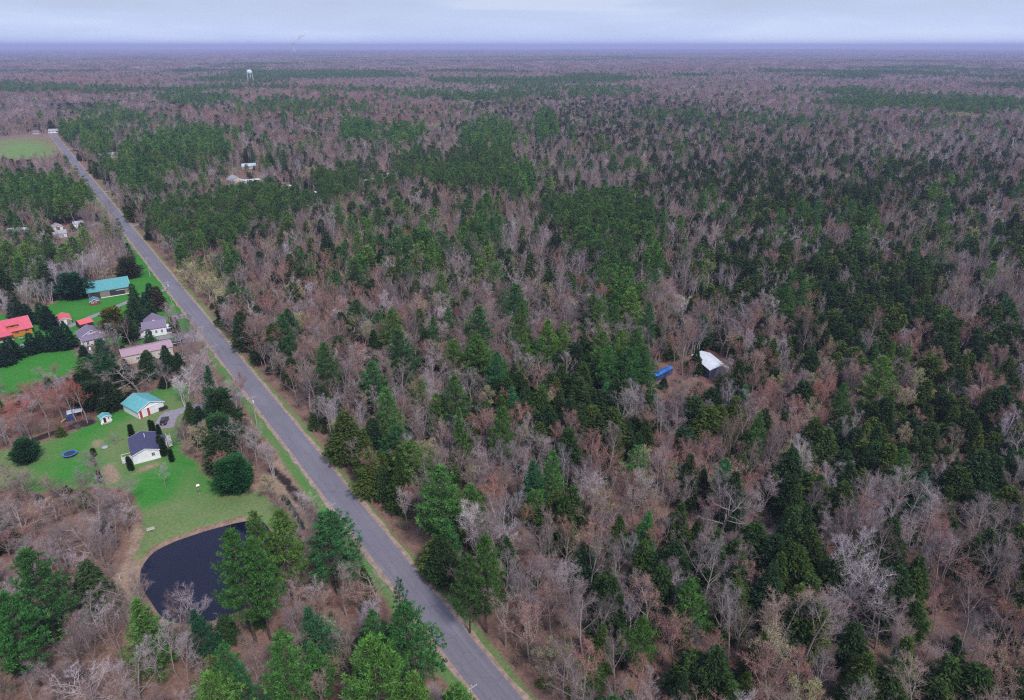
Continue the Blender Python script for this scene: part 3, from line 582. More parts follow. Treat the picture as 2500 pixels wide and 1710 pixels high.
rm = MB(); rm.poly([(1.5, hw + 2.9, .62), (-7.2, hw + 2.9, .04), (-7.2, hw + 4.0, .04), (1.5, hw + 4.0, .62), (1.5, hw + 2.9, .70), (-7.2, hw + 2.9, .12), (-7.2, hw + 4.0, .12), (1.5, hw + 4.0, .70)], [(0,3,2,1),(4,5,6,7),(0,1,5,4),(1,2,6,5),(2,3,7,6),(3,0,4,7)][::1]); rp_ = rm.build('ramp', M['deckgrey'], r)
a = MB(); [a.poly([(1.5, y, 1.5), (-7.2, y, .95), (-7.2, y + .07, .95), (1.5, y + .07, 1.5), (1.5, y, 1.58), (-7.2, y, 1.03), (-7.2, y + .07, 1.03), (1.5, y + .07, 1.58)], [(0,3,2,1),(4,5,6,7),(0,1,5,4),(1,2,6,5),(2,3,7,6),(3,0,4,7)]) for y in (hw + 2.9, hw + 3.95)]; a.each('ramp_rail', M['trim'], rp_)
dk = MB().box(hl - 5.2, hl - 1.2, -hw - 2.9, -hw, .55, .68).build('side_deck', M['deckgrey'], r)
a = MB(); a.box(hl - 5.2, hl - 1.2, -hw - 2.9, -hw - 2.82, 1.5, 1.58); a.box(hl - 1.28, hl - 1.2, -hw - 2.9, -hw, 1.5, 1.58); a.box(hl - 5.2, hl - 5.12, -hw - 2.9, -hw, 1.5, 1.58)
for x in np.arange(hl - 5.2, hl - 1.2, .45): a.box(x, x + .06, -hw - 2.9, -hw - 2.83, 0, 1.5)
for y in np.arange(-hw - 2.9, -hw, .45): a.box(hl - 1.28, hl - 1.2, y, y + .06, 0, 1.5)
a.build('railing', M['trim'], dk)
MB().box(hl - 1.0, hl - .9, -hw - .06, -hw + .02, 0, 3.1).build('corner_board', M['trim'], r)
# shelter under the maples
ex, ey = g(hE, 430, 640, 2.6); fx, fy = g(hE, 925, 530, 2.6); yaw = math.atan2(fy - ey, fx - ex); ln = math.hypot(fx - ex, fy - ey)
r = thing('pole_shelter', 'open shelter of grey metal sheets on posts under the red-budded maples', 'shelter', ((ex + fx) / 2, (ey + fy) / 2, 0), yaw); CLEAR.append(((ex + fx) / 2, (ey + fy) / 2, yaw, ln / 2, 2))
MB().prism([(-1.1, 2.35), (1.1, 2.75), (1.1, 2.83), (-1.1, 2.43)], -ln / 2, ln / 2).build('roof', M['pale_roof'], r)
for x in (-ln / 2 + .3, ln / 2 - .3):
    for y in (-1, .95): MB().box(x - .06, x + .06, y - .06, y + .06, 0, 2.45).build('post', M['wood'], r)
r = thing('tarp_box', 'dark blue tarp-wrapped box with a yellow board, half under the grey sheet shelter', 'box', ((ex + fx) / 2 - 1.4 * math.cos(yaw), (ey + fy) / 2 - 1.4 * math.sin(yaw), 0), yaw)
MB().box(-1.3, 1.3, -1.5, .4, 0, 1.9).build('cover', M['bluetarp'], r, bevel=.12); MB().poly([(-1.4, -1.3, .9), (-3.0, -1.5, .15), (-3.0, -.5, .15), (-1.4, -.3, .9), (-1.4, -1.3, .98), (-3.0, -1.5, .23), (-3.0, -.5, .23), (-1.4, -.3, .98)], [(0,3,2,1),(4,5,6,7),(0,1,5,4),(1,2,6,5),(2,3,7,6),(3,0,4,7)]).build('slide_board', M['yellow'], r)
# cabin in the woods
r = gable('cabin', 'cabin in the woods with a white metal roof and walls of dark blue tarp', 'cabin', g(hK, 1055, 382, 5.4), g(hK, 1280, 562, 5.4), 5.4, 7.6, 4.1, M['greytarp'], M['white_roof'], .35)
hl, hw = r['L'], r['Wd']; a = MB()
for x in np.arange(-hl, hl, 1.6): put(a, '-y', x + .8, hw, .1, .1, 3.7, .05)
for y in (-hw + .1, -1, 1, hw - .1): put(a, '+x', y, hl, .1, .1, 3.6, .05)
a.each('batten', M['galv'], r)
ax_, ay_ = g(hK, 515, 690, 2.5); bx_, by_ = g(hK, 712, 592, 2.5); yaw = math.atan2(by_ - ay_, bx_ - ax_); ln = math.hypot(bx_ - ax_, by_ - ay_)
r = thing('blue_lean_to', 'narrow bright blue covered lean-to in the woods, left of the white-roofed cabin', 'shed', ((ax_ + bx_) / 2 - 1.2 * math.sin(yaw), (ay_ + by_) / 2 + 1.2 * math.cos(yaw), 0), yaw); CLEAR.append((r.location[0], r.location[1], yaw, ln / 2 + .3, 1.7))
MB().prism([(-1.3, 2.4), (0, 2.75), (1.3, 2.4), (1.3, 2.5), (0, 2.85), (-1.3, 2.5)], -ln / 2 - .15, ln / 2 + .15).build('roof', M['bluepaint'], r)
MB().box(-ln / 2 + .1, ln / 2 - .1, -1.15, 1.15, 0, 2.45).build('wall', M['bluetarp'], r)
a = MB(); [a.box(x, x + .1, -1.28, -1.18, 0, 2.45) for x in (-ln / 2, -ln / 6, ln / 6, ln / 2 - .1)]; a.each('post', M['galv'], r)
# farther houses
r = gable('mobile_home', 'long grey-green mobile home with a pale blue roof, left side beyond the bare trees', 'mobile home', g(hF, 150, 345, 4.0), g(hF, 630, 303, 4.0), 4.0, 5.4, 2.9, M['greywall'], M['pale_roof'], .3, trim=False)
for u in (-3.5, 3.2): window(r, '-y', u, r['Wd'], 1.0, .8, .9)
r = gable('grey_house', 'grey-roofed white house with cluttered yard beside the mobile home', 'house', g(hF, 1130, 380, 4.4), g(hF, 1440, 345, 4.4), 4.4, 8.5, 2.8, M['white'], M['grey_roof'], .3, side=-1.5, trim=False)
for u in (-2, 1.5): window(r, '-y', u, r['Wd'], .9, .8, .9)
r = gable('red_front_shed', 'small shed with grey gable roof and a red-brown front behind the grey-roofed house', 'shed', g(hF, 1205, 215, 4.0), g(hF, 1250, 262, 4.0), 4.0, 5.5, 2.5, M['white'], M['grey_roof'], .4)
a = MB(); put(a, '+x', 0, r['L'], .3, 2.2, 2.2, .08); a.build('red_panel', M['brick'], r)
r = gable('white_garage', 'small white garage with a pale roof and two dark openings, by the pale driveway', 'garage', g(hF, 1575, 190, 3.8), g(hF, 1812, 165, 3.8), 3.8, 6.0, 2.7, M['white'], M['pale_roof'], .3, trim=False)
door(r, '-y', .2, r['Wd'], .9, 1.9); door(r, '-y', 2.0, r['Wd'], .9, 1.9)
def far_house(label, px, L_, W_, eave, zr, yaw, wm, rm, name='house', group=None, wins=3):
    x, y = G(px[0], px[1], eave * .5); dx, dy = math.cos(yaw) * L_ / 2, math.sin(yaw) * L_ / 2
    r = gable(name, label, 'house', (x - dx, y - dy), (x + dx, y + dy), zr, W_, eave, wm, rm, .4, trim=False, group=group)
    r.location[2] = float(h_ground(x, y))
    for i in range(wins): window(r, '-y', (i + .5) / wins * L_ - L_ / 2, r['Wd'], 1.0, 1.1, 1.1, bars=False)
    return r
far_house('white house half hidden among pines right of the far road', (276, 381), 11, 8, 3, 5.4, R(30), M['white'], M['grey_roof'])
far_house('large house with a ribbed grey roof and reddish front above the dark pine belt', (575, 442), 15, 12, 3, 6.4, R(-52), M['cream'], M['grey_roof'])
far_house('long white ribbed outbuilding joined to the yard of the large grey-roofed house', (612, 443), 17, 6, 2.6, 3.4, R(22), M['white'], M['white_roof'], 'outbuilding')
far_house('pinkish house glimpsed behind pines above the large grey-roofed house', (608, 408), 14, 8, 3, 5.2, R(20), M['cream'], M['pale_roof'])
far_house('grey-roofed house at the far bend of the road', (132, 322), 13, 9, 3, 5.6, R(15), M['white'], M['grey_roof'])
far_house('small tan house at the edge of the woods left of the far road bend', (90, 325), 9, 7, 2.6, 4.6, R(10), M['cream'], M['mauve'])
for i, (px, lb) in enumerate([((700, 458), 'leftmost white trailer behind the dark pine belt'), ((757, 475), 'second white trailer seen between trunks of the dark pine belt'), ((900, 443), 'third white trailer behind the pine belt, near its right end'), ((935, 430), 'pale blue-white trailer highest up behind the pine belt')]):
    far_house(lb, px, 13, 5, 2.7, 3.5, R(20 + 7 * i), M['white'], M['white_roof'], 'trailer', group='white trailers behind the pine belt', wins=3)
for px, L_, W_, lb in [((547, 145), 150, 40, 'long white roofed plant far away below the horizon, left of the water tower'), ((590, 146), 70, 30, 'small pale hall far away right beside the long white plant'), ((1981, 226), 60, 18, 'long low white building in the far woods on the right'), ((870, 133), 60, 26, 'white speck of a building just below the horizon, left of centre'), ((957, 131), 80, 30, 'pale building just below the horizon near the centre'), ((1128, 152), 40, 20, 'tiny white house beside a far clearing near the centre')]:
    far_house(lb, px, L_, W_, 7, 10, R(4), M['white'], M['white_roof'], 'far_building', wins=0)

# ------------------------------------------------------------------ water tower, cooling tower, masts
wx, wy = G(613, 205); wz = float(h_ground(wx, wy))
r = thing('water_tower', 'white water tower on legs rising above the far forest', 'water tower', (wx, wy, wz))
MB().lathe([(.6, 30), (3.5, 30.4), (6.6, 31.6), (8.3, 33.6), (8.9, 36), (8.9, 39), (8.2, 41), (6.4, 43), (3.6, 44.3), (.5, 44.9)], 28).build('tank', M['steel'], r, True)
for i in range(6):
    a_ = i * math.pi / 3; MB().cyl((10.3 * math.cos(a_), 10.3 * math.sin(a_), 0), (8.6 * math.cos(a_), 8.6 * math.sin(a_), 36), .55, n=8).build('leg', M['steel'], r)
MB().cyl((0, 0, 0), (0, 0, 31), .9).build('riser_pipe', M['steel'], r)
a = MB(); [a.cyl((9.5 * math.cos(i * math.pi / 3), 9.5 * math.sin(i * math.pi / 3), 17), (9.5 * math.cos((i + 1) * math.pi / 3), 9.5 * math.sin((i + 1) * math.pi / 3), 17), .25, n=6) for i in range(6)]; a.each('brace', M['steel'], r)
dd = 13000.; cx, cy = (716 - 1250) / FP * dd * math.cos(TH), dd * 1.0; cz = float(h_ground(cx, cy))
r = thing('cooling_tower', 'hourglass cooling tower of a power plant on the horizon', 'cooling tower', (cx, cy, cz))
MB().lathe([(40, 0), (36, 25), (31, 60), (27, 100), (25, 125), (26, 150), (27, 164 - cz)], 32).build('shell', M['concrete'], r, True)
for i, (px, hgt) in enumerate(((45, 160), (53, 152))):
    x = (px - 1250) / FP * 12500 * math.cos(TH); z = float(h_ground(x, 12500)); hgt -= z
    tag(MB().cyl((0, 0, 0), (0, 0, hgt), 4, 2.2).build('smokestack', M['concrete']), ('taller' if i == 0 else 'shorter') + ' of two slim smokestacks at the left end of the horizon', 'smokestack', 'slim smokestacks on the horizon').location = (x, 12500, z)
def plume():
    rg = np.random.RandomState(3); vs = []; fs = []
    import bmesh
    bm = bmesh.new()
    for i in range(11):
        t = i / 10; c = (12 + 190 * t + rg.randn() * 8, 0, 172 - cz + 150 * t ** 1.1 + rg.randn() * 7); rr = 17 + 24 * t + rg.randn() * 4
        q = bmesh.ops.create_icosphere(bm, subdivisions=3, radius=1)['verts']
        for v in q:
            n_ = 1 + .25 * math.sin(5 * v.co.x + i) * math.cos(4 * v.co.z + 2 * i); v.co = (c[0] + v.co.x * rr * 1.2 * n_, v.co.y * rr * n_, c[2] + v.co.z * rr * .75 * n_)
    me = bpy.data.meshes.new('steam_plume'); bm.to_mesh(me); me.materials.append(M['steam']); bm.free()
    o = bpy.data.objects.new('steam_plume', me); C.objects.link(o); o.location = (cx, cy, cz); o['kind'] = 'stuff'; tag(o, 'thin white steam drifting right from the cooling tower', 'steam')
plume()

# ------------------------------------------------------------------ poles and wires
POLES = []
def pole(px, label, z=11.0, base=False, side=1):
    x, y = G(*px, z); i = len(POLES)
    r = thing('utility_pole', label, 'utility pole', (x, y, 0), R(126.0 - 90), 'utility poles along the road'); POLES.append((x, y))
    MB().cyl((0, 0, -.3), (0, 0, 11.2), .2, .13, 8).build('post', M['pole'], r)
    MB().box(-1.25, 1.25, -.07, .07, 10.45, 10.6).build('crossarm', M['pole'], r)
    for xx in (-1.15, 0.35, 1.15): MB().cyl((xx, 0, 10.6), (xx, 0, 10.8), .06, .04, 6).build('insulator', M['steel'], r)
    if side == 2: MB().cyl((.0, -.42, 8.6), (.0, -.42, 9.6), .27, n=12).build('transformer', M['steel'], r)
    return r
pole((1150, 1676), 'utility pole at the bottom edge, its crossarm top over the road side')
pole((807, 1230), 'utility pole behind the big pine, crossarm showing against the road')
pole((615, 968), 'utility pole opposite the driveway mouth near the bare multi-stemmed tree', side=2)
pole((492, 797), 'utility pole by the gravel yard in front of the white farmhouse')
pole((408, 688), 'utility pole with transformer on the grass beside the barn lane', side=2)
pole((356, 629), 'utility pole on the lawn beyond the barn lane')
pole((299, 572), 'utility pole hidden by the tall roadside pine')
pole((268, 524), 'utility pole by the pale driveway of the small white garage')
for px, lb in [((145, 362), 'utility pole at the near corner of the far green field'), ((131, 347), 'second utility pole along the far field edge'), ((121, 334), 'third utility pole along the far field edge'), ((109, 319), 'tall utility pole at the far corner of the green field'), ((100, 308), 'utility pole against the woods beyond the far cross road')]:
    pole(px, lb)
pole((283, 468), 'short pole with crossarm on the right of the road by a dirt drive')
x, y = G(250, 455, 9); 
def wires():
    m = MB()
    for (x0, y0), (x1, y1) in zip(POLES[:8], POLES[1:9]):
        dx, dy = x1 - x0, y1 - y0; l = math.hypot(dx, dy); nx, ny = -dy / l, dx / l
        for off, z0, sag in ((-1.1, 10.8, 1.0), (.35, 10.8, 1.0), (1.1, 10.8, 1.0), (0.15, 8.3, 1.3)):
            pts = [(x0 + dx * t + nx * off, y0 + dy * t + ny * off, z0 - sag * 4 * t * (1 - t)) for t in np.linspace(0, 1, 9)]
            for p, q in zip(pts[:-1], pts[1:]): m.cyl(p, q, .022, n=3)
    o = m.build('power_line', M['wire']); tag(o, 'overhead wires strung from pole to pole along the left side of the road', 'power line')
wires()

# ------------------------------------------------------------------ vehicles and yard things
def car(name, label, cat, loc, rz, body, L_=4.9, W_=1.95, H_=1.8, suv=True):
    r = thing(name, label, cat, loc, rz); h = L_ / 2
    if suv: prof = [(-h, .45), (-h, 1.02), (-h + .12, 1.12), (-h + .35, H_ - .08), (-h + .6, H_), (.45, H_), (1.25, 1.13), (h - .25, 1.0), (h, .82), (h, .45)]
    else: prof = [(-h, .4), (-h, .92), (-h + .7, 1.0), (-h + 1.2, H_ - .1), (-h + 1.5, H_), (.3, H_), (1.1, 1.0), (h - .2, .85), (h, .7), (h, .4)]
    m = MB(); n = len(prof); w = W_ / 2
    def ins(z): return w - max(0, z - 1.0) * .32
    vs = [(x, -ins(z), z) for x, z in prof] + [(x, ins(z), z) for x, z in prof]
    m.poly(vs, [tuple(range(n)), tuple(range(2 * n - 1, n - 1, -1))] + [(i, n + i, n + (i + 1) % n, (i + 1) % n) for i in range(n)]); m.build('body', body, r, bevel=.06)
    g_ = MB(); zt = H_ - .12
    for s in (-1, 1): g_.poly([(-h + .55, s * (ins(1.18) + .015), 1.18), (1.0, s * (ins(1.18) + .015), 1.18), (.45, s * (ins(zt) + .015), zt), (-h + .75, s * (ins(zt) + .015), zt)], [(0, 1, 2, 3) if s < 0 else (3, 2, 1, 0)])
    x0, z0, x1, z1 = (.55, H_ - .06, 1.2, 1.22); g_.poly([(x1 + .03, -w + .18, z1), (x1 + .03, w - .18, z1), (x0 + .03, ins(z0) - .12, z0), (x0 + .03, -ins(z0) + .12, z0)], [(0, 1, 2, 3)])
    g_.poly([(-h + .08, -w + .2, 1.2), (-h + .08, w - .2, 1.2), (-h + .31, ins(zt) - .1, zt), (-h + .31, -ins(zt) + .1, zt)], [(3, 2, 1, 0)]); g_.build('windows', M['glass'], r)
    for x in (-h + .95, h - .95):
        for s in (-1, 1):
            wh = MB().cyl((x, s * (w - .22), .36), (x, s * (w + .02), .36), .36, n=16).build('wheel', M['rubber'], r); MB().cyl((x, s * (w - .1), .36), (x, s * (w + .035), .36), .2, n=12).build('rim', M['galv'], wh)
    for s in (-1, 1):
        MB().box(h - .03, h + .02, s * .7 - .2, s * .7 + .2, .68, .82).build('headlight', M['chrome'], r); MB().box(-h - .02, -h + .03, s * .75 - .12, s * .75 + .12, .8, 1.05).build('tail_light', M['red_door'], r)
        MB().box(.95, 1.12, s * (w + .02), s * (w + .2), 1.1, 1.25).build('mirror', body, r)
    MB().box(-h - .03, -h, -.26, .26, .62, .78).build('number_plate', M['chrome'], r)
    return r
sx_, sy_ = g(hD, 1285, 660, .5)
car('parked_car', 'black suv parked on the drive between the garage and the ramp', 'car', (sx_ + .1, sy_ + .8, 0), R(104), M['carblack'])
x, y = g(hA, 815, 335, .5); car('white_car', 'white car half hidden behind a spruce, by the coral-roofed shed', 'car', (x, y, 0), R(30), M['chrome'], 4.6, 1.8, 1.45, False)
x, y = g(hA, 2235, 830, .5); car('blue_car', 'small blue car beside the smaller white house, behind the pine', 'car', (x, y, 0), R(125), M['blueframe'], 4.3, 1.75, 1.45, False)
x, y = G(134, 320, 0); x, y = G(127.5, 323.5, 0); car('white_suv', 'white vehicle parked by the far house at the road bend', 'car', (x, y, 0), R(10), M['chrome'])
# trailer
x, y = g(hB, 1700, 1130, .6); r = thing('utility_trailer', 'empty grey flatbed trailer with a raised black tailgate, next to the pink-roofed workshop', 'trailer', (x, y, 0), R(33))
MB().box(-2.4, 2.0, -1.0, 1.0, .55, .68).build('bed', M['deckgrey'], r); a = MB(); [a.box(-2.4, 2.0, s - .04, s + .04, .68, 1.0) for s in (-1.0, 1.0)]; a.each('side_rail', M['black'], r)
MB().poly([(2.0, -1, .68), (2.0, 1, .68), (2.5, 1, 1.7), (2.5, -1, 1.7), (2.06, -1, .66), (2.06, 1, .66), (2.56, 1, 1.68), (2.56, -1, 1.68)], [(0,1,2,3),(7,6,5,4),(0,4,5,1),(1,5,6,2),(2,6,7,3),(3,7,4,0)]).build('tailgate', M['black'], r)
for s in (-1.15, 1.15): MB().cyl((-.2, s - .1, .34), (-.2, s + .1, .34), .34, n=14).build('wheel', M['rubber'], r)
MB().box(-3.7, -2.4, -.06, .06, .5, .6).build('drawbar', M['black'], r)
# trampoline
x, y = g(cB, 658, 803, .85); r = thing('trampoline', 'round trampoline with a blue padded rim on the open lawn', 'trampoline', (x, y, 0))
MB().lathe([(1.62, .84), (1.62, .87), (0.02, .80), (0.01, .78)], 32).build('mat', M['darkmat'], r)
def torus(r0, r1, z0, z1, n=36):
    m = MB(); P = [(r0, z0), (r1, z0), (r1, z1), (r0, z1)]; vs = []; fs = []
    for i in range(n): a_ = 2 * math.pi * i / n; vs += [(q * math.cos(a_), q * math.sin(a_), z) for q, z in P]
    for i in range(n):
        j = (i + 1) % n; fs += [(4*i+k, 4*j+k, 4*j+(k+1)%4, 4*i+(k+1)%4) for k in range(4)]
    return m.poly(vs, fs)
torus(1.6, 1.98, .86, .93).build('rim_pad', M['blueframe'], r)
for i in range(6): a_ = i * math.pi / 3; MB().cyl((1.85 * math.cos(a_), 1.85 * math.sin(a_), 0), (1.85 * math.cos(a_), 1.85 * math.sin(a_), .86), .04, n=6).build('leg', M['galv'], r)
# small things
x, y = g(hD, 1290, 425, .4); r = thing('garbage_bins', 'cluster of dark bins against the right corner of the turquoise garage', 'bins', (x, y, 0), R(50))
for i, (u, w_) in enumerate(((-1, .8), (0, .9), (1.05, .85))): MB().box(u - w_ / 2, u + w_ / 2, -.4, .4, 0, 1.15 - .1 * i).build('bin', M['darkboards'], r, bevel=.06); MB().box(u - w_ / 2 - .03, u + w_ / 2 + .03, -.44, .44, 1.16 - .1 * i, 1.22 - .1 * i).build('lid', M['rubber'], r)
x, y = g(hD, 262, 1100, .3); tag(MB().lathe([(.9, 0), (1.05, .25), (.95, .5), (.5, .68), (.05, .72)], 14).build('covered_fire_pit', M['grey_roof'], None, True), 'low round fire pit under a blue-grey cover next to the worn patch', 'fire pit').location = (x, y, 0)
x, y = g(hD, 40, 1340, .4); o = tag(MB().box(-.6, .6, -.4, .4, .0, .95).box(-.7, .7, -.5, .5, .95, 1.05).build('compost_bin', M['rubber'], None, bevel=.05), 'small black box standing on the lawn left of the garden plot', 'compost bin'); o.location = (x, y, 0); o.rotation_euler[2] = .5
x, y = g(cB, 1425, 1525, .4); r = thing('pond_bench', 'pale wooden bench facing the pond at the left end of its shore', 'bench', (x, y, 0), R(28))
MB().box(-.9, .9, -.25, .25, .42, .48).build('seat', M['deckgrey'], r); MB().box(-.9, .9, .22, .28, .55, .95).build('backrest', M['deckgrey'], r); [MB().box(q - .05, q + .05, -.22, .25, 0, .42).build('leg', M['deckgrey'], r) for q in (-.75, .75)]
x, y = g(cB, 1893, 1212, 0); r = thing('birdhouse', 'birdhouse on a thin post on the open lawn above the pond', 'birdhouse', (x, y, 0), R(30))
MB().cyl((0, 0, 0), (0, 0, 3.2), .06, n=6).build('post', M['pole'], r); MB().prism([(-.3, 3.2), (.3, 3.2), (.3, 3.75), (0, 4.0), (-.3, 3.75)], -.3, .3).build('box', M['redwall'], r); MB().prism([(-.42, 3.7), (0, 4.05), (.42, 3.7), (.42, 3.76), (0, 4.12), (-.42, 3.76)], -.4, .4).build('roof', M['trim'], r)
for (x, y), lb in (((g(cF, 942, 985, 0)), 'thin white stake in the dry grass beside the ditch'), ((g(cL, 548, 1050, 0)), 'white stake standing on the tan grass strip west of the pond')):
    tag(MB().cyl((0, 0, 0), (0, 0, 2.0), .07, n=6).build('marker_stake', M['trim']), lb, 'stake').location = (x, y, 0)
x, y = g(hA, 1970, 1010, .5); r = thing('propane_tank', 'white propane tank on the grass below the smaller white house', 'tank', (x, y, 0), R(120)); MB().cyl((-1.1, 0, .7), (1.1, 0, .7), .45, n=16).build('tank', M['trim'], r, bevel=.15); [MB().box(q - .06, q + .06, -.3, .3, 0, .4).build('foot', M['galv'], r) for q in (-.7, .7)]
for f, px, lb in ((hB, (2035, 400), 'dark mailbox at the mouth of the farmhouse gravel lane'), (hC, (1955, 470), 'dark mailbox where the barn lane meets the road')):
    x, y = g(f, *px, 0); r = thing('mailbox', lb, 'mailbox', (x, y, 0), R(126), 'roadside mailboxes'); MB().box(-.05, .05, -.05, .05, 0, 1.05).build('post', M['pole'], r); MB().box(-.16, .16, -.3, .3, 1.05, 1.35).build('box', M['black'], r, bevel=.05)
x, y = g(hA, 455, 780, .3); r = thing('picnic_table', 'pale picnic table on the grass in front of the log house', 'table', (x, y, 0), R(35)); MB().box(-.9, .9, -.4, .4, .7, .76).build('tabletop', M['wood'], r); [MB().box(-.9, .9, s - .14, s + .14, .42, .47).build('seat', M['wood'], r) for s in (-.75, .75)]; [MB().box(q - .04, q + .04, -.7, .7, 0, .7).build('frame', M['wood'], r) for q in (-.65, .65)]
for i, px in enumerate([(1430, 1185 - 0)]): pass
for i, (px, lb) in enumerate([((212, 690), 'white bucket left of the little white shed'), ((375, 610), 'white bucket right of the little white shed')]):
    x, y = g(hD, *px, .3); tag(MB().lathe([(.28, 0), (.34, .55), (.34, .6)], 12).build('bucket', M['trim']), lb, 'bucket').location = (x, y, 0)

# ------------------------------------------------------------------ trees: shapes (all about 20 m tall before scaling)
def unit(a): a = np.asarray(a, float); return a / (np.linalg.norm(a, axis=-1, keepdims=True) + 1e-9)
def bare(seed, style, lod):
    """returns (wood, twigs): wood = trunk and limbs, twigs = fine branches and buds"""
    rg = np.random.RandomState(seed); wood = Soup(); tw = Soup(); H = 20.0
    q = (1, .45, .2)[lod]; wq = (1, 1.9, 3.6)[lod]
    tips = []
    def grow(p, d, ln, rad, lev, maxlev):
        n = 4 if lev < 2 else 3; pts = [p]; dd = d.copy()
        for i in range(n):
            dd = unit(dd + rg.normal(0, .10 + .04 * lev, 3) + np.array([0, 0, up_]) * (lev > 0)); pts.append(pts[-1] + dd * ln / n)
        rr = np.linspace(rad, rad * .42, n + 1)
        (wood if lev <= 1 else tw).tube(pts, rr, (6, 4, 3, 3)[min(lev, 3)] if lod == 0 else (4 if lev == 0 else 3), 0, 1.0 if lev <= 1 else .9 + .25 * rg.rand())
        P = np.array(pts)
        if lev >= maxlev: tips.append((P, dd, ln)); return
        k = int(round(nb[lev] * (q ** .5 if lev else 1))); az = rg.rand() * 6.28
        for j in range(max(k, 2)):
            t = t0[lev] + (1 - t0[lev]) * (j + rg.rand() * .8) / k; t = min(t, .99); f = t * n; i = int(f); pp = P[i] + (P[min(i + 1, n)] - P[i]) * (f - i)
            az += 2.4 + rg.normal(0, .3); ax = unit(P[min(i + 1, n)] - P[i]); u = unit(np.cross(ax, [0.3, .9, .2])); w = np.cross(ax, u)
            an = R(ang[lev] + rg.normal(0, 7)); nd = ax * math.cos(an) + (u * math.cos(az) + w * math.sin(az)) * math.sin(an)
            sc = (1.0 - .55 * (t - t0[lev]) / (1 - t0[lev] + 1e-6)) if lev == 0 else (1 - .45 * t)
            grow(pp, nd, ln * lr[lev] * sc * (.85 + .3 * rg.rand()), rad * rrat[lev] * sc, lev + 1, maxlev)
        tips.append((P, dd, ln * .7))
    up_ = .12
    if style == 'forest':   nb, t0, ang, lr, rrat, trl = (9, 5, 4), (.45, .25, .2), (38, 38, 40), (.40, .50, .55), (.42, .5, .5), .95; up_ = .16
    elif style == 'vase':   nb, t0, ang, lr, rrat, trl = (8, 6, 4), (.30, .25, .2), (36, 34, 36), (.62, .48, .5), (.5, .5, .5), .72; up_ = .14
    elif style == 'oak':    nb, t0, ang, lr, rrat, trl = (10, 6, 4), (.22, .2, .2), (58, 44, 42), (.62, .5, .5), (.52, .5, .5), .78; up_ = .08
    elif style == 'birch':  nb, t0, ang, lr, rrat, trl = (9, 4, 3), (.35, .25, .2), (30, 32, 35), (.34, .5, .55), (.35, .5, .5), .97; up_ = .12
    ml = 3 if lod == 0 else 2
    stems = {'birch': 3, 'forest': 1, 'vase': 1, 'oak': 1}[style] if lod < 2 else 1
    for s in range(stems):
        a = rg.rand() * 6.28; lean = (.12 if stems > 1 else .04) * (.4 + rg.rand()); d = unit(np.array([math.cos(a) * lean, math.sin(a) * lean, 1]))
        grow(np.array([math.cos(a) * .4 * (stems > 1), math.sin(a) * .4 * (stems > 1), -.3]), d, H * trl * (1 - .15 * s), (.24 if style != 'oak' else .34) * (.7 if stems > 1 else 1) * (1, 1.15, 1.6)[lod], 0, ml)
    # fine twigs
    B, T = [], []
    per = {0: 6, 1: 8, 2: 8}[lod]
    for P, dd, ln in tips:
        n = len(P) - 1
        for j in range(per):
            f = rg.rand() * n; i = min(int(f), n - 1); p = P[i] + (P[i + 1] - P[i]) * (f - i); d = unit(dd + rg.normal(0, .62, 3) + [0, 0, .18]); l = (.9 + 1.1 * rg.rand()) * (1.0, 1.15, 1.5)[lod] * min(1.2, max(.55, ln / 2.2))
            B.append(p); T.append(p + d * l)
    B = np.array(B); T = np.array(T); tw.blades(B, T, .032 * wq, rg, .75 + .6 * rg.rand(len(B)))
    m = B + (T - B) * (.3 + .5 * rg.rand(len(B), 1)); T2 = m + unit(T - B + rg.normal(0, .5, B.shape) * np.linalg.norm(T - B, axis=1)[:, None]) * .7
    tw.blades(m, T2, .026 * wq, rg, .75 + .6 * rg.rand(len(B)))
    return wood, tw, (B, T)
def budded(seed, style, lod, size=.22, count=2, mats=None):
    """a leafing crown: the bare tree with many small bud or leaf clusters along its twigs"""
    w, t, (B, T) = bare(seed, style, lod); rg = np.random.RandomState(seed + 99)
    for k in range(count):
        f = .45 + .6 * rg.rand(len(B), 1); c = B + (T - B) * f; t.leaves(c, rg.normal(size=B.shape) + [0, 0, .5], size * (1, 1.5, 2.2)[lod], size * .8 * (1, 1.5, 2.2)[lod], rg, 1.0 + .7 * rg.rand(len(B)))
    return w, t
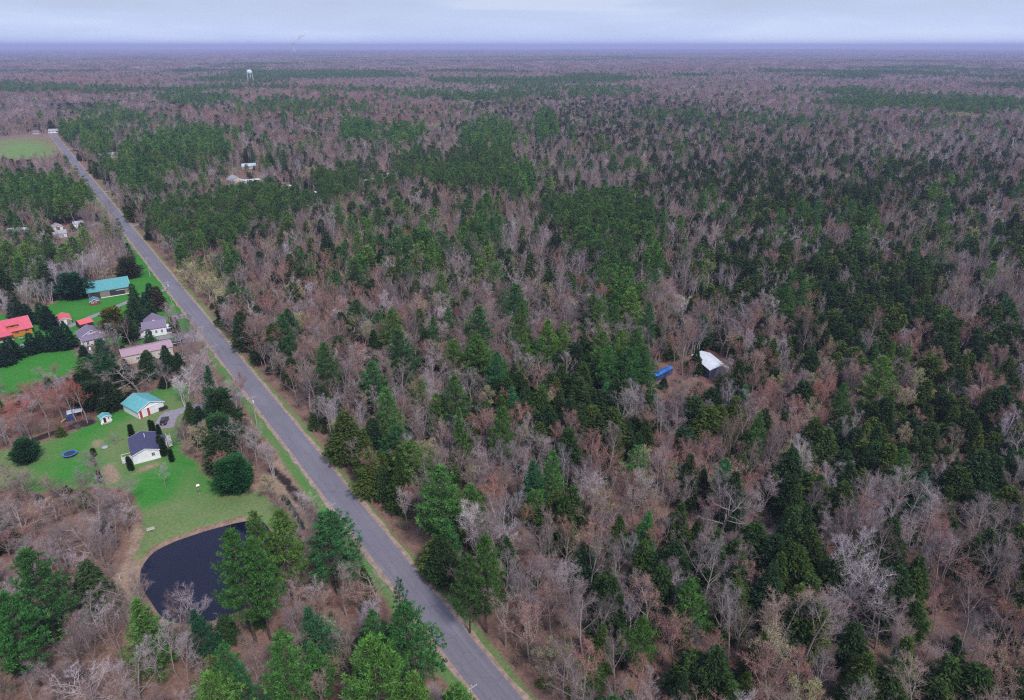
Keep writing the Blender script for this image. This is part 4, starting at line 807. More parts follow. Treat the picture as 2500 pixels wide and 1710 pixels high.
def pine(seed, lod, style='white'):
    rg = np.random.RandomState(seed); wood = Soup(); cr = Soup(); H = 20.0; lean = rg.normal(0, .02, 2)
    tp = lambda z: np.array([lean[0] * z + .15 * math.sin(z * .4 + seed), lean[1] * z + .15 * math.cos(z * .33 + seed), z])
    zs = np.linspace(-.4, H * .97, 8); wood.tube([tp(z) for z in zs], np.linspace(.30, .05, 8) * (1, 1.1, 1.4)[lod], 7 if lod == 0 else 4)
    lob = rg.rand(5) * 6.28; lobr = .75 + .5 * rg.rand(5)
    if style == 'white': z0, Rm, dz, nbr = .28, 5.2, .85, 5
    elif style == 'young': z0, Rm, dz, nbr = .07, 4.0, .8, 6
    elif style == 'scots': z0, Rm, dz, nbr = .52, 3.9, .8, 5
    elif style == 'red': z0, Rm, dz, nbr = .60, 2.9, .65, 5
    elif style == 'sparse': z0, Rm, dz, nbr = .35, 3.4, 1.3, 4
    if lod == 1: dz *= 1.25
    if lod == 2: dz *= 1.9
    z = H * z0; C_, D_, L_ = [], [], []
    while z < H * .985:
        t = (z / H - z0) / (1 - z0); prof = {'white': (1 - t) ** .62 * (.62 + .38 * min(1, t * 5)), 'young': (1 - t) ** .8 * (.8 + .2 * min(1, t * 6)), 'scots': (1 - t * t) ** .6 * (.7 + .3 * min(1, t * 4)), 'red': (1 - t * t) ** .55 * (.75 + .25 * min(1, t * 4)), 'sparse': (1 - t) ** .6}[style]
        a0 = rg.rand() * 6.28
        for j in range(nbr + (rg.rand() < .4)):
            a = a0 + j * 6.28 / nbr + rg.normal(0, .25); lo = lobr[int((a % 6.28) / 1.257) % 5] if style in ('white', 'sparse') else .9 + .2 * rg.rand()
            ln = max(.5, Rm * prof * lo * (.7 + .5 * rg.rand()))
            el = R({'white': 8 + 38 * t, 'young': 18 + 32 * t, 'scots': 12 + 40 * t, 'red': 15 + 40 * t, 'sparse': 14}[style] + rg.normal(0, 6))
            d = np.array([math.cos(a) * math.cos(el), math.sin(a) * math.cos(el), math.sin(el)]); p = tp(z)
            pts = [p, p + d * ln * .5 + [0, 0, -.02 * ln], p + d * ln + [0, 0, .05 * ln]]
            if lod < 2: wood.tube(pts, [.075, .05, .02], 3)
            sd = unit(np.cross(d, [0, 0, 1])); ns = max(2, int(ln * (2.7, 1.4, .8)[lod]))
            for k in range(ns):
                f = .30 + .75 * (k + rg.rand()) / ns; off = rg.uniform(-1, 1) * (1.15 - .6 * f) * ln * .34; c = p + d * ln * f + sd * off + [0, 0, .06 * ln * f * f + rg.normal(0, .10)]
                C_.append(c); D_.append(unit(d * .55 + sd * np.sign(off) * .35 * abs(off) + [0, 0, .55])); L_.append(1)
        z += dz * (.75 + .5 * rg.rand())
    C_ = np.array(C_); D_ = np.array(D_); n = len(C_)
    nf = (16, 7, 4)[lod]; sz = (.50, .92, 1.5)[lod] * {'white': 1, 'young': .95, 'scots': 1.0, 'red': 1.0, 'sparse': .95}[style]
    tv = .62 + .85 * rg.rand(n) ** 1.2
    for k in range(nf):
        dd = unit(D_ + rg.normal(0, .62, C_.shape)); c = C_ + rg.normal(0, .10 * (1, 1.6, 2.6)[lod], C_.shape)
        cr.leaves(c, dd, sz * (.7 + .6 * rg.rand(n)), sz * (.25, .3, .34)[lod], rg, tv * (.85 + .3 * rg.rand(n)))
    return wood, cr
def conifer(seed, lod, style='hemlock'):
    """dense conical crowns: hemlock, spruce, cedar, clipped arborvitae"""
    rg = np.random.RandomState(seed); wood = Soup(); cr = Soup(); H = 20.0
    wood.tube([(0, 0, -.4), (.05, 0, H * .5), (0, .05, H * .97)], np.array([.26, .16, .03]) * (1, 1.1, 1.4)[lod], 6 if lod == 0 else 4)
    z0, Rm, droop, dz, pw = {'hemlock': (.10, 4.6, .22, .50, .78), 'spruce': (.03, 4.7, .30, .52, .95), 'cedar': (.02, 5.2, -.35, .5, .42), 'column': (.0, 2.3, -.9, .45, .35), 'narrow': (.05, 3.4, .2, .5, .8)}[style]
    if lod: dz *= (1, 1.5, 2.4)[lod]
    z = H * z0 + .3; C_, D_ = [], []
    while z < H * .985:
        t = (z / H - z0) / (1 - z0); r = Rm * (1 - t) ** (pw if seed < 75 else pw * .72) * (.82 + .18 * min(1, t * 8)) * (.80 + .40 * rg.rand())
        if style == 'cedar': r = (1 + .22 * math.sin(9 * t + seed)) * Rm * max(.06, (1 - abs(t * 1.15 - .25) ** 2.2)) ** .6 * (.92 + .16 * rg.rand())
        nbr = max(4, int((6 + r * 2.6) * (1, .75, .5)[lod])); a0 = rg.rand() * 6.28
        for j in range(nbr):
            a = a0 + j * 6.28 / nbr + rg.normal(0, .15); ln = r * (.66 + .52 * rg.rand()) * (1 + .16 * math.sin(2 * a + seed)); d = np.array([math.cos(a), math.sin(a), -droop]); p = np.array([0, 0, z + .25 * r * (droop > 0)])
            if lod == 0 and j % 3 == 0: wood.tube([p, p + unit(d) * ln * .9], [.05, .015], 3)
            ns = max(2, int((ln * 1.9 + 1) * (1, .8, .6)[lod])); sd = np.array([-math.sin(a), math.cos(a), 0])
            for k in range(ns):
                f = .35 + .7 * (k + rg.rand()) / ns; w = rg.uniform(-1, 1) * (1.2 - f) * .5 * min(ln, 2.5)
                C_.append(p + d * ln * f + sd * w + [0, 0, rg.normal(0, .08)]); D_.append([d[0] + sd[0] * w * .5, d[1] + sd[1] * w * .5, (-droop * .8 + .12) if droop > 0 else .9])
        z += dz * (.8 + .4 * rg.rand())
    C_ = np.array(C_); D_ = unit(D_); n = len(C_); nf = (4, 3, 3)[lod]; sz = {'hemlock': .85, 'spruce': .85, 'cedar': .8, 'column': .8, 'narrow': .85}[style] * (1, 1.5, 2.5)[lod]; tv = .6 + .8 * rg.rand(n)
    for k in range(nf):
        dd = unit(D_ + rg.normal(0, .36, C_.shape)); cr.leaves(C_ + rg.normal(0, .12, C_.shape), dd, sz * (.7 + .6 * rg.rand(n)), sz * .42, rg, tv * (.85 + .3 * rg.rand(n)))
    # a leader
    cr.leaves(np.tile([0, 0, H * .95], (6, 1)), rg.normal(0, .25, (6, 3)) + [0, 0, 1], 1.2, .3, rg, 1.1)
    return wood, cr
def shrub(seed):
    rg = np.random.RandomState(seed); cr = Soup(); B = rg.normal(0, .5, (60, 3)) * [1, 1, 0]; d = unit(rg.normal(0, .5, (60, 3)) + [0, 0, 1]); T = B + d * (1.4 + 2.2 * rg.rand(60, 1)); cr.blades(B, T, .07, rg, .7 + .6 * rg.rand(60))
    for k in range(3):
        m = B + (T - B) * rg.rand(60, 1); cr.blades(m, m + unit(d + rg.normal(0, .6, d.shape)) * (.5 + .9 * rg.rand(60, 1)), .05, rg, .7 + .6 * rg.rand(60))
    return cr
# kind -> list of builders per variant; the heights are normalised to 20
SPEC = {
 'bare':   [('forest', 'bare', 11), ('forest', 'bare', 12), ('vase', 'bare', 13), ('vase', 'bare', 14), ('oak', 'bare', 15), ('forest', 'bare', 16), ('birch', 'bare', 17), ('vase', 'bare', 18), ('forest', 'bare', 19)],
 'birch':  [('birch', 'bare', 21), ('birch', 'bare', 22)],
 'maple':  [('vase', 'bud', 31), ('forest', 'bud', 32), ('vase', 'bud', 33)],
 'leafing':[('vase', 'leaf', 41), ('oak', 'leaf', 42), ('forest', 'leaf', 43)],
 'pine':   [('white', 'pine', 51), ('white', 'pine', 52), ('white', 'pine', 53), ('young', 'pine', 54), ('sparse', 'pine', 55)],
 'redpine':[('red', 'pine', 61), ('scots', 'pine', 62), ('scots', 'pine', 63)],
 'hemlock':[('hemlock', 'con', 71), ('hemlock', 'con', 72), ('narrow', 'con', 73), ('spruce', 'con', 74), ('hemlock', 'con', 75), ('hemlock', 'con', 76)],
 'spruce': [('spruce', 'con', 81), ('spruce', 'con', 82)],
 'cedar':  [('cedar', 'con', 86), ('cedar', 'con', 87)],
 'column': [('column', 'con', 91)],
}
NOUN = {'bare': 'bare_tree', 'birch': 'birch_tree', 'maple': 'red_maple', 'leafing': 'leafing_tree', 'pine': 'white_pine', 'redpine': 'red_pine', 'hemlock': 'hemlock', 'spruce': 'spruce', 'cedar': 'cedar', 'column': 'arborvitae'}
CAT = {'bare': 'bare tree', 'birch': 'birch', 'maple': 'maple', 'leafing': 'budding tree', 'pine': 'pine', 'redpine': 'pine', 'hemlock': 'hemlock', 'spruce': 'spruce', 'cedar': 'cedar', 'column': 'arborvitae'}
BARK = {'bare': 'bark', 'birch': 'bark_pale', 'maple': 'bark', 'leafing': 'bark', 'pine': 'bark_dark', 'redpine': 'bark', 'hemlock': 'bark_dark', 'spruce': 'bark_dark', 'cedar': 'bark_dark', 'column': 'bark_dark'}
PROTO = {}; NT = 0
for kind, vs in SPEC.items():
    for lod in range(3):
        for vi, (st, bl, sd) in enumerate(vs):
            if lod == 2 and vi > 2: continue
            if bl == 'bare': w, c, _ = bare(sd, st, lod)
            elif bl == 'bud': w, c = budded(sd, st, lod, .13, 1)
            elif bl == 'leaf': w, c = budded(sd, st, lod, .20, 3)
            elif bl == 'pine': w, c = pine(sd, lod, st)
            else: w, c = conifer(sd, lod, st)
            leafm = M['twigs'] if bl in ('bare', 'bud', 'leaf') else M['needles']; bm_ = M[BARK[kind]]
            PROTO[(kind, lod, vi)] = (w.build('trunk', [bm_]), c.build('crown', [leafm]))
            j = Soup(); j.t = w.t + c.t; j.v = w.v + c.v; j.m = w.m + [x + 1 for x in c.m]
            PROTO[(kind, lod, vi, 'j')] = j.build('tree', [bm_, leafm]); NT += j.count()
            if lod == 0: print('proto', kind, st, w.count(), c.count())
            elif vi == 0: print('   lod', lod, kind, w.count(), c.count())
def nvar(kind, lod): return len(SPEC[kind]) if lod < 2 else min(3, len(SPEC[kind]))

# ------------------------------------------------------------------ colours of the kinds (reflectance)
PAL = {
 'bare': [(.30, .24, .245), (.38, .315, .32), (.26, .19, .18), (.46, .385, .385), (.31, .235, .19), (.24, .19, .20), (.33, .23, .20), (.28, .185, .175)],
 'birch': [(.40, .34, .36), (.36, .30, .33), (.42, .38, .39)],
 'maple': [(.31, .155, .13), (.29, .165, .145), (.34, .165, .13), (.28, .15, .14), (.30, .19, .165), (.32, .21, .165)],
 'leafing': [(.27, .26, .12), (.30, .28, .15), (.25, .23, .14), (.24, .22, .14), (.32, .25, .16)],
 'pine': [(.090, .200, .042), (.070, .180, .042), (.125, .235, .046), (.055, .150, .050), (.150, .250, .050), (.062, .165, .044)],
 'redpine': [(.068, .150, .036), (.105, .195, .044), (.050, .120, .036), (.080, .165, .036)],
 'hemlock': [(.042, .080, .024), (.062, .108, .026), (.030, .062, .026), (.100, .140, .030), (.042, .084, .030)],
 'spruce': [(.024, .060, .028), (.028, .068, .026)],
 'cedar': [(.050, .120, .040), (.040, .125, .048)],
 'column': [(.030, .065, .016), (.024, .055, .016)],
}

# ------------------------------------------------------------------ where the trees stand
# stands traced on the photograph (2324-wide reading): centre, radii, share, kind
STANDS = [
 (1950,650,213,101,0.78,'hemlock'),(2060,760,280,78,0.57,'hemlock'),(2200,840,134,90,0.62,'hemlock'),(2080,985,246,90,0.78,'hemlock'),(1880,1080,123,78,0.84,'hemlock'),
 (1810,1290,168,112,0.92,'hemlock'),(2060,1330,73,62,0.92,'hemlock'),(2230,1110,101,56,0.52,'hemlock'),(1250,900,146,67,0.74,'hemlock'),(1380,920,134,56,0.72,'hemlock'),
 (1540,1230,90,62,0.72,'hemlock'),(1550,1330,62,45,0.62,'hemlock'),(1690,1520,84,62,0.92,'hemlock'),(2000,1530,67,56,0.57,'hemlock'),(2180,1560,90,56,0.92,'hemlock'),(2295,1530,45,67,0.92,'hemlock'),
 (850,1040,60,90,.85,'hemlock'),(960,1220,60,60,.7,'hemlock'),(1050,1330,50,101,0.87,'hemlock'),(1110,1250,56,56,0.52,'hemlock'),(1600,950,67,56,0.72,'hemlock'),(1310,810,101,67,0.52,'hemlock'),
 (1130,910,90,56,0.57,'hemlock'),(1720,600,168,67,0.54,'hemlock'),(1850,470,179,67,0.52,'hemlock'),(2150,400,213,67,0.44,'hemlock'),(1650,420,224,56,0.54,'hemlock'),(1500,285,300,60,.33,'hemlock'),
 (2290,1240,56,67,0.72,'hemlock'),(2300,540,45,56,0.72,'hemlock'),(1850,330,160,40,.3,'hemlock'),(1260,230,260,35,.25,'hemlock'),(640,620,60,40,.2,'hemlock'),(1960,450,67,45,0.62,'hemlock'),(2020,410,34,34,0.72,'hemlock'),
 (1390,600,110,60,.38,'pine'),(1400,690,60,50,.4,'pine'),(1090,515,55,50,.5,'pine'),(960,575,60,35,.55,'pine'),(1130,815,100,45,.42,'pine'),(1400,830,60,60,.45,'pine'),
 (110,440,105,40,.82,'pine'),(410,345,120,38,.55,'pine'),(310,385,70,30,.8,'pine'),(330,425,60,15,.6,'pine'),(700,250,150,22,.28,'pine'),(820,302,46,22,.7,'pine'),(925,308,50,20,.65,'pine'),
 (480,308,90,14,.25,'pine'),(1110,320,70,45,.5,'pine'),(1240,290,26,34,.7,'pine'),(450,228,95,12,.7,'pine'),(180,242,75,8,.85,'hemlock'),(2090,237,250,13,.85,'pine'),(2230,242,110,14,.9,'pine'),(1160,190,110,12,.35,'pine'),
 (700,172,190,9,.6,'pine'),(540,183,120,7,.55,'pine'),(450,147,220,6,.6,'pine'),(1100,152,160,5,.5,'pine'),(1750,150,120,4,.5,'pine'),(1290,212,200,14,.3,'pine'),(1930,213,60,10,.85,'pine'),(240,262,60,20,.3,'pine'),
 (750,232,30,12,.6,'pine'),(640,240,60,14,.5,'pine'),(960,215,90,12,.35,'pine'),(40,390,60,25,.4,'hemlock'),(60,520,80,25,.35,'pine'),(100,600,110,40,.35,'pine'),(30,470,40,30,.6,'pine'),
 (180,300,60,10,.9,'pine'),(225,325,40,30,.5,'pine'),(300,400,40,30,.5,'pine'),(1075,392,112,46,.85,'redpine'),(1360,492,125,42,.97,'redpine'),(1440,520,60,35,.95,'redpine'),(1180,420,40,40,.6,'pine'),
 (440,600,50,55,.9,'leafing'),(480,650,40,40,.85,'leafing'),(230,268,70,14,.75,'leafing'),(900,287,130,12,.6,'leafing'),(1110,345,40,16,.5,'leafing'),(940,345,50,8,.5,'leafing'),(2180,262,70,8,.7,'leafing'),
 (1700,480,60,25,.35,'leafing'),(780,470,50,30,.3,'leafing'),(1900,385,50,20,.3,'leafing'),(1480,1060,60,50,.35,'leafing'),(700,150,200,8,.2,'leafing'),(1000,430,60,30,.2,'leafing'),
 (560,560,60,40,.25,'maple'),(720,680,200,130,.42,'maple'),(90,1230,90,50,.2,'maple'),(230,1180,60,60,.3,'maple'),(700,210,200,30,.5,'maple'),(800,250,250,30,.4,'maple'),(150,190,200,30,.5,'maple'),(1800,840,120,60,.3,'maple'),
 (2150,740,90,40,.3,'maple'),(750,1320,60,60,.6,'maple'),(1780,1560,90,40,.5,'maple'),(1250,1330,70,50,.4,'maple'),(1750,1030,60,120,.35,'maple'),(520,260,200,20,.4,'maple'),(1030,470,60,40,.4,'maple'),
 (150,1130,190,110,.95,'bare'),(200,1350,130,150,.85,'bare'),(100,1500,160,110,.85,'bare'),(180,1010,120,60,.8,'bare'),(400,840,60,60,.5,'bare'),(1210,1470,110,110,.8,'bare'),(180,590,60,40,.3,'birch'),(110,620,60,50,.5,'birch'),(1980,180,330,5,.5,'birch'),(1000,205,200,10,.25,'birch'),(2130,330,200,40,.25,'birch'),(1800,540,90,40,.3,'birch'),
]
BELT = [(345,488),(470,455),(600,425),(740,398),(880,372),(950,352),(1020,352),(1010,385),(900,420),(760,455),(640,505),(520,560),(420,575),(378,545)]
SCOTS_IN = [(1300,545),(1420,560),(1445,640),(1380,680),(1330,640),(1290,600)]
GAPS = [(2150,1330,110,80,.75),(1930,1440,110,50,.6),(1200,1560,70,60,.8),(1880,1560,100,50,.5),(2150,1090,80,40,.4),(1470,960,60,40,.25),(1640,880,60,40,.4),(1500,885,40,30,.4),(1740,1100,60,120,.45),(1960,660,20,40,.5),
        (840,770,60,50,.35),(960,860,50,60,.3),(1660,640,40,60,.35),(480,790,60,30,.3),(340,1150,60,60,.4),(300,1210,60,80,.5),(1680,760,50,40,.3),(600,1400,60,60,.5),(560,1440,70,50,.6),(780,1500,60,60,.6),(1010,1530,40,60,.9),(700,1290,40,60,.5)]
def classify(x, y, rg):
    n = len(x); u, v = PX(x, y, 11.0); u = u / 1.0757; v = v / 1.0757; d = np.hypot(x, y)
    w = {k: np.zeros(n) for k in ('pine', 'hemlock', 'redpine', 'leafing', 'maple', 'birch')}
    side = (x - 63.64 + .7088 * y) / 1.2257
    n1 = vnoise(x, y, 60, 3, 21); n2 = vnoise(x, y, 90, 3, 22); n3 = vnoise(x, y, 160, 3, 23); n4 = vnoise(x, y, 420, 4, 24)
    right = side > 0
    base_h = np.where(right, .13, .03) + .55 * np.clip(n1 - .56, 0, 1) * np.where(right & (d < 1500), 2.0, .7); w['hemlock'] += base_h
    w['pine'] += np.where(right, .035, .015) + 1.0 * np.clip(n2 - .70, 0, 1)
    far = np.clip((d - 900) / 900, 0, 1)
    w['pine'] = w['pine'] * (1 - far) + far * (np.clip((n4 - .635) * 9, 0, .8) + .02); w['hemlock'] = w['hemlock'] * (1 - far) + far * (np.clip((n3 - .66) * 5, 0, .4) + .025)
    w['leafing'] += .03 + .5 * np.clip(vnoise(x, y, 70, 2, 25) - .68, 0, 1); w['maple'] += .06 + .8 * np.clip(vnoise(x, y, 75, 3, 26) - .5, 0, 1); w['birch'] += .03 + .5 * np.clip(vnoise(x, y, 50, 2, 27) - .7, 0, 1)
    for cx, cy, rx, ry, p, k in STANDS:
        q = ((u - cx) / rx) ** 2 + ((v - cy) / ry) ** 2; a = np.clip(1.2 - q, 0, 1) ** .6 * p
        for kk in w: w[kk] *= (1 - a * (.9 if k in ('pine', 'hemlock', 'redpine', 'bare') else .5))
        if k != 'bare': w[k] += a
    belt = inpoly(u, v, BELT) | inpoly(u, v, SCOTS_IN)
    for kk in w: w[kk][belt] *= .15
    w['redpine'][belt] = .50
    keep = np.ones(n)
    for cx, cy, rx, ry, p in GAPS: keep *= 1 - p * np.clip(1.3 - ((u - cx) / rx) ** 2 - ((v - cy) / ry) ** 2, 0, 1)
    tot = sum(w.values()); s = np.maximum(tot, 1.0); r = rg.rand(n); kind = np.full(n, 'bare', dtype=object); acc = np.zeros(n)
    for k in w:
        p = w[k] / s; kind[(r >= acc) & (r < acc + p)] = k; acc += p
    return kind, keep, side
def blocked(x, y):
    side = (x - 63.64 + .7088 * y) / 1.2257; b = (side > -9.5) & (side < 7.2) & (y < 1015)
    near = (y < 1250)
    for poly in (LAWN_A, LAWN_B, POND, TANSTRIP, GARDEN, FIELD, CABIN_CLEAR, DIRTPATCH, MAPLE_FLOOR, PEAT): b |= inpoly(x, y, poly)
    b |= segdist(x, y, POND + [POND[0]]) < 3.5; b |= segdist(x, y, CROSS) < 8
    for pl, w in DRIVES: b |= segdist(x, y, pl) < w / 2 + 2.2
    for cx, cy, yaw, hl, hw in CLEAR:
        dx, dy = x - cx, y - cy; a = np.abs(dx * math.cos(yaw) + dy * math.sin(yaw)); c = np.abs(-dx * math.sin(yaw) + dy * math.cos(yaw)); b |= (a < hl + 2.6) & (c < hw + 2.6)
    # sight lines the photograph shows open in front of small buildings
    return b
def grid(lo, hi, cell, rg, jit=.95):
    ym = hi; xm = .75 * (.93 * hi + 47) + 60; gx = np.arange(-xm, xm, cell); gy = np.arange(50, ym, cell); X, Y = np.meshgrid(gx, gy); X = X.ravel(); Y = Y.ravel()
    X = X + (rg.rand(len(X)) - .5) * cell * jit; Y = Y + (rg.rand(len(Y)) - .5) * cell * jit; d = np.hypot(X, Y)
    k = (d >= lo) & (d < hi) & (np.abs(X) < .75 * (.93 * Y + 47) + 35); return X[k], Y[k]
rg = np.random.RandomState(2024)
TREES = []   # (kind, x, y, h, r_scale, variant, tint, rotz, label)
HGT = {'bare': (12, 18.5), 'birch': (11, 17), 'maple': (12, 18), 'leafing': (9, 15), 'pine': (15, 24), 'redpine': (17, 21), 'hemlock': (8, 17), 'spruce': (8, 14), 'cedar': (6, 11), 'column': (4, 6)}
def tint_of(kind, x, y, rg):
    pal = PAL[kind]; nv = float(vnoise(x, y, 45, 2, 31)); i = int(np.clip((nv + rg.normal(0, .28)) * len(pal), 0, len(pal) - 1)); c = np.array(pal[i]); j = int(rg.randint(len(pal))); c = c * .7 + np.array(pal[j]) * .3
    return c * ((1 + rg.normal(0, .10)) if kind not in ('bare', 'birch') else min(1.35, max(.5, .86 + rg.normal(0, .22)))), i

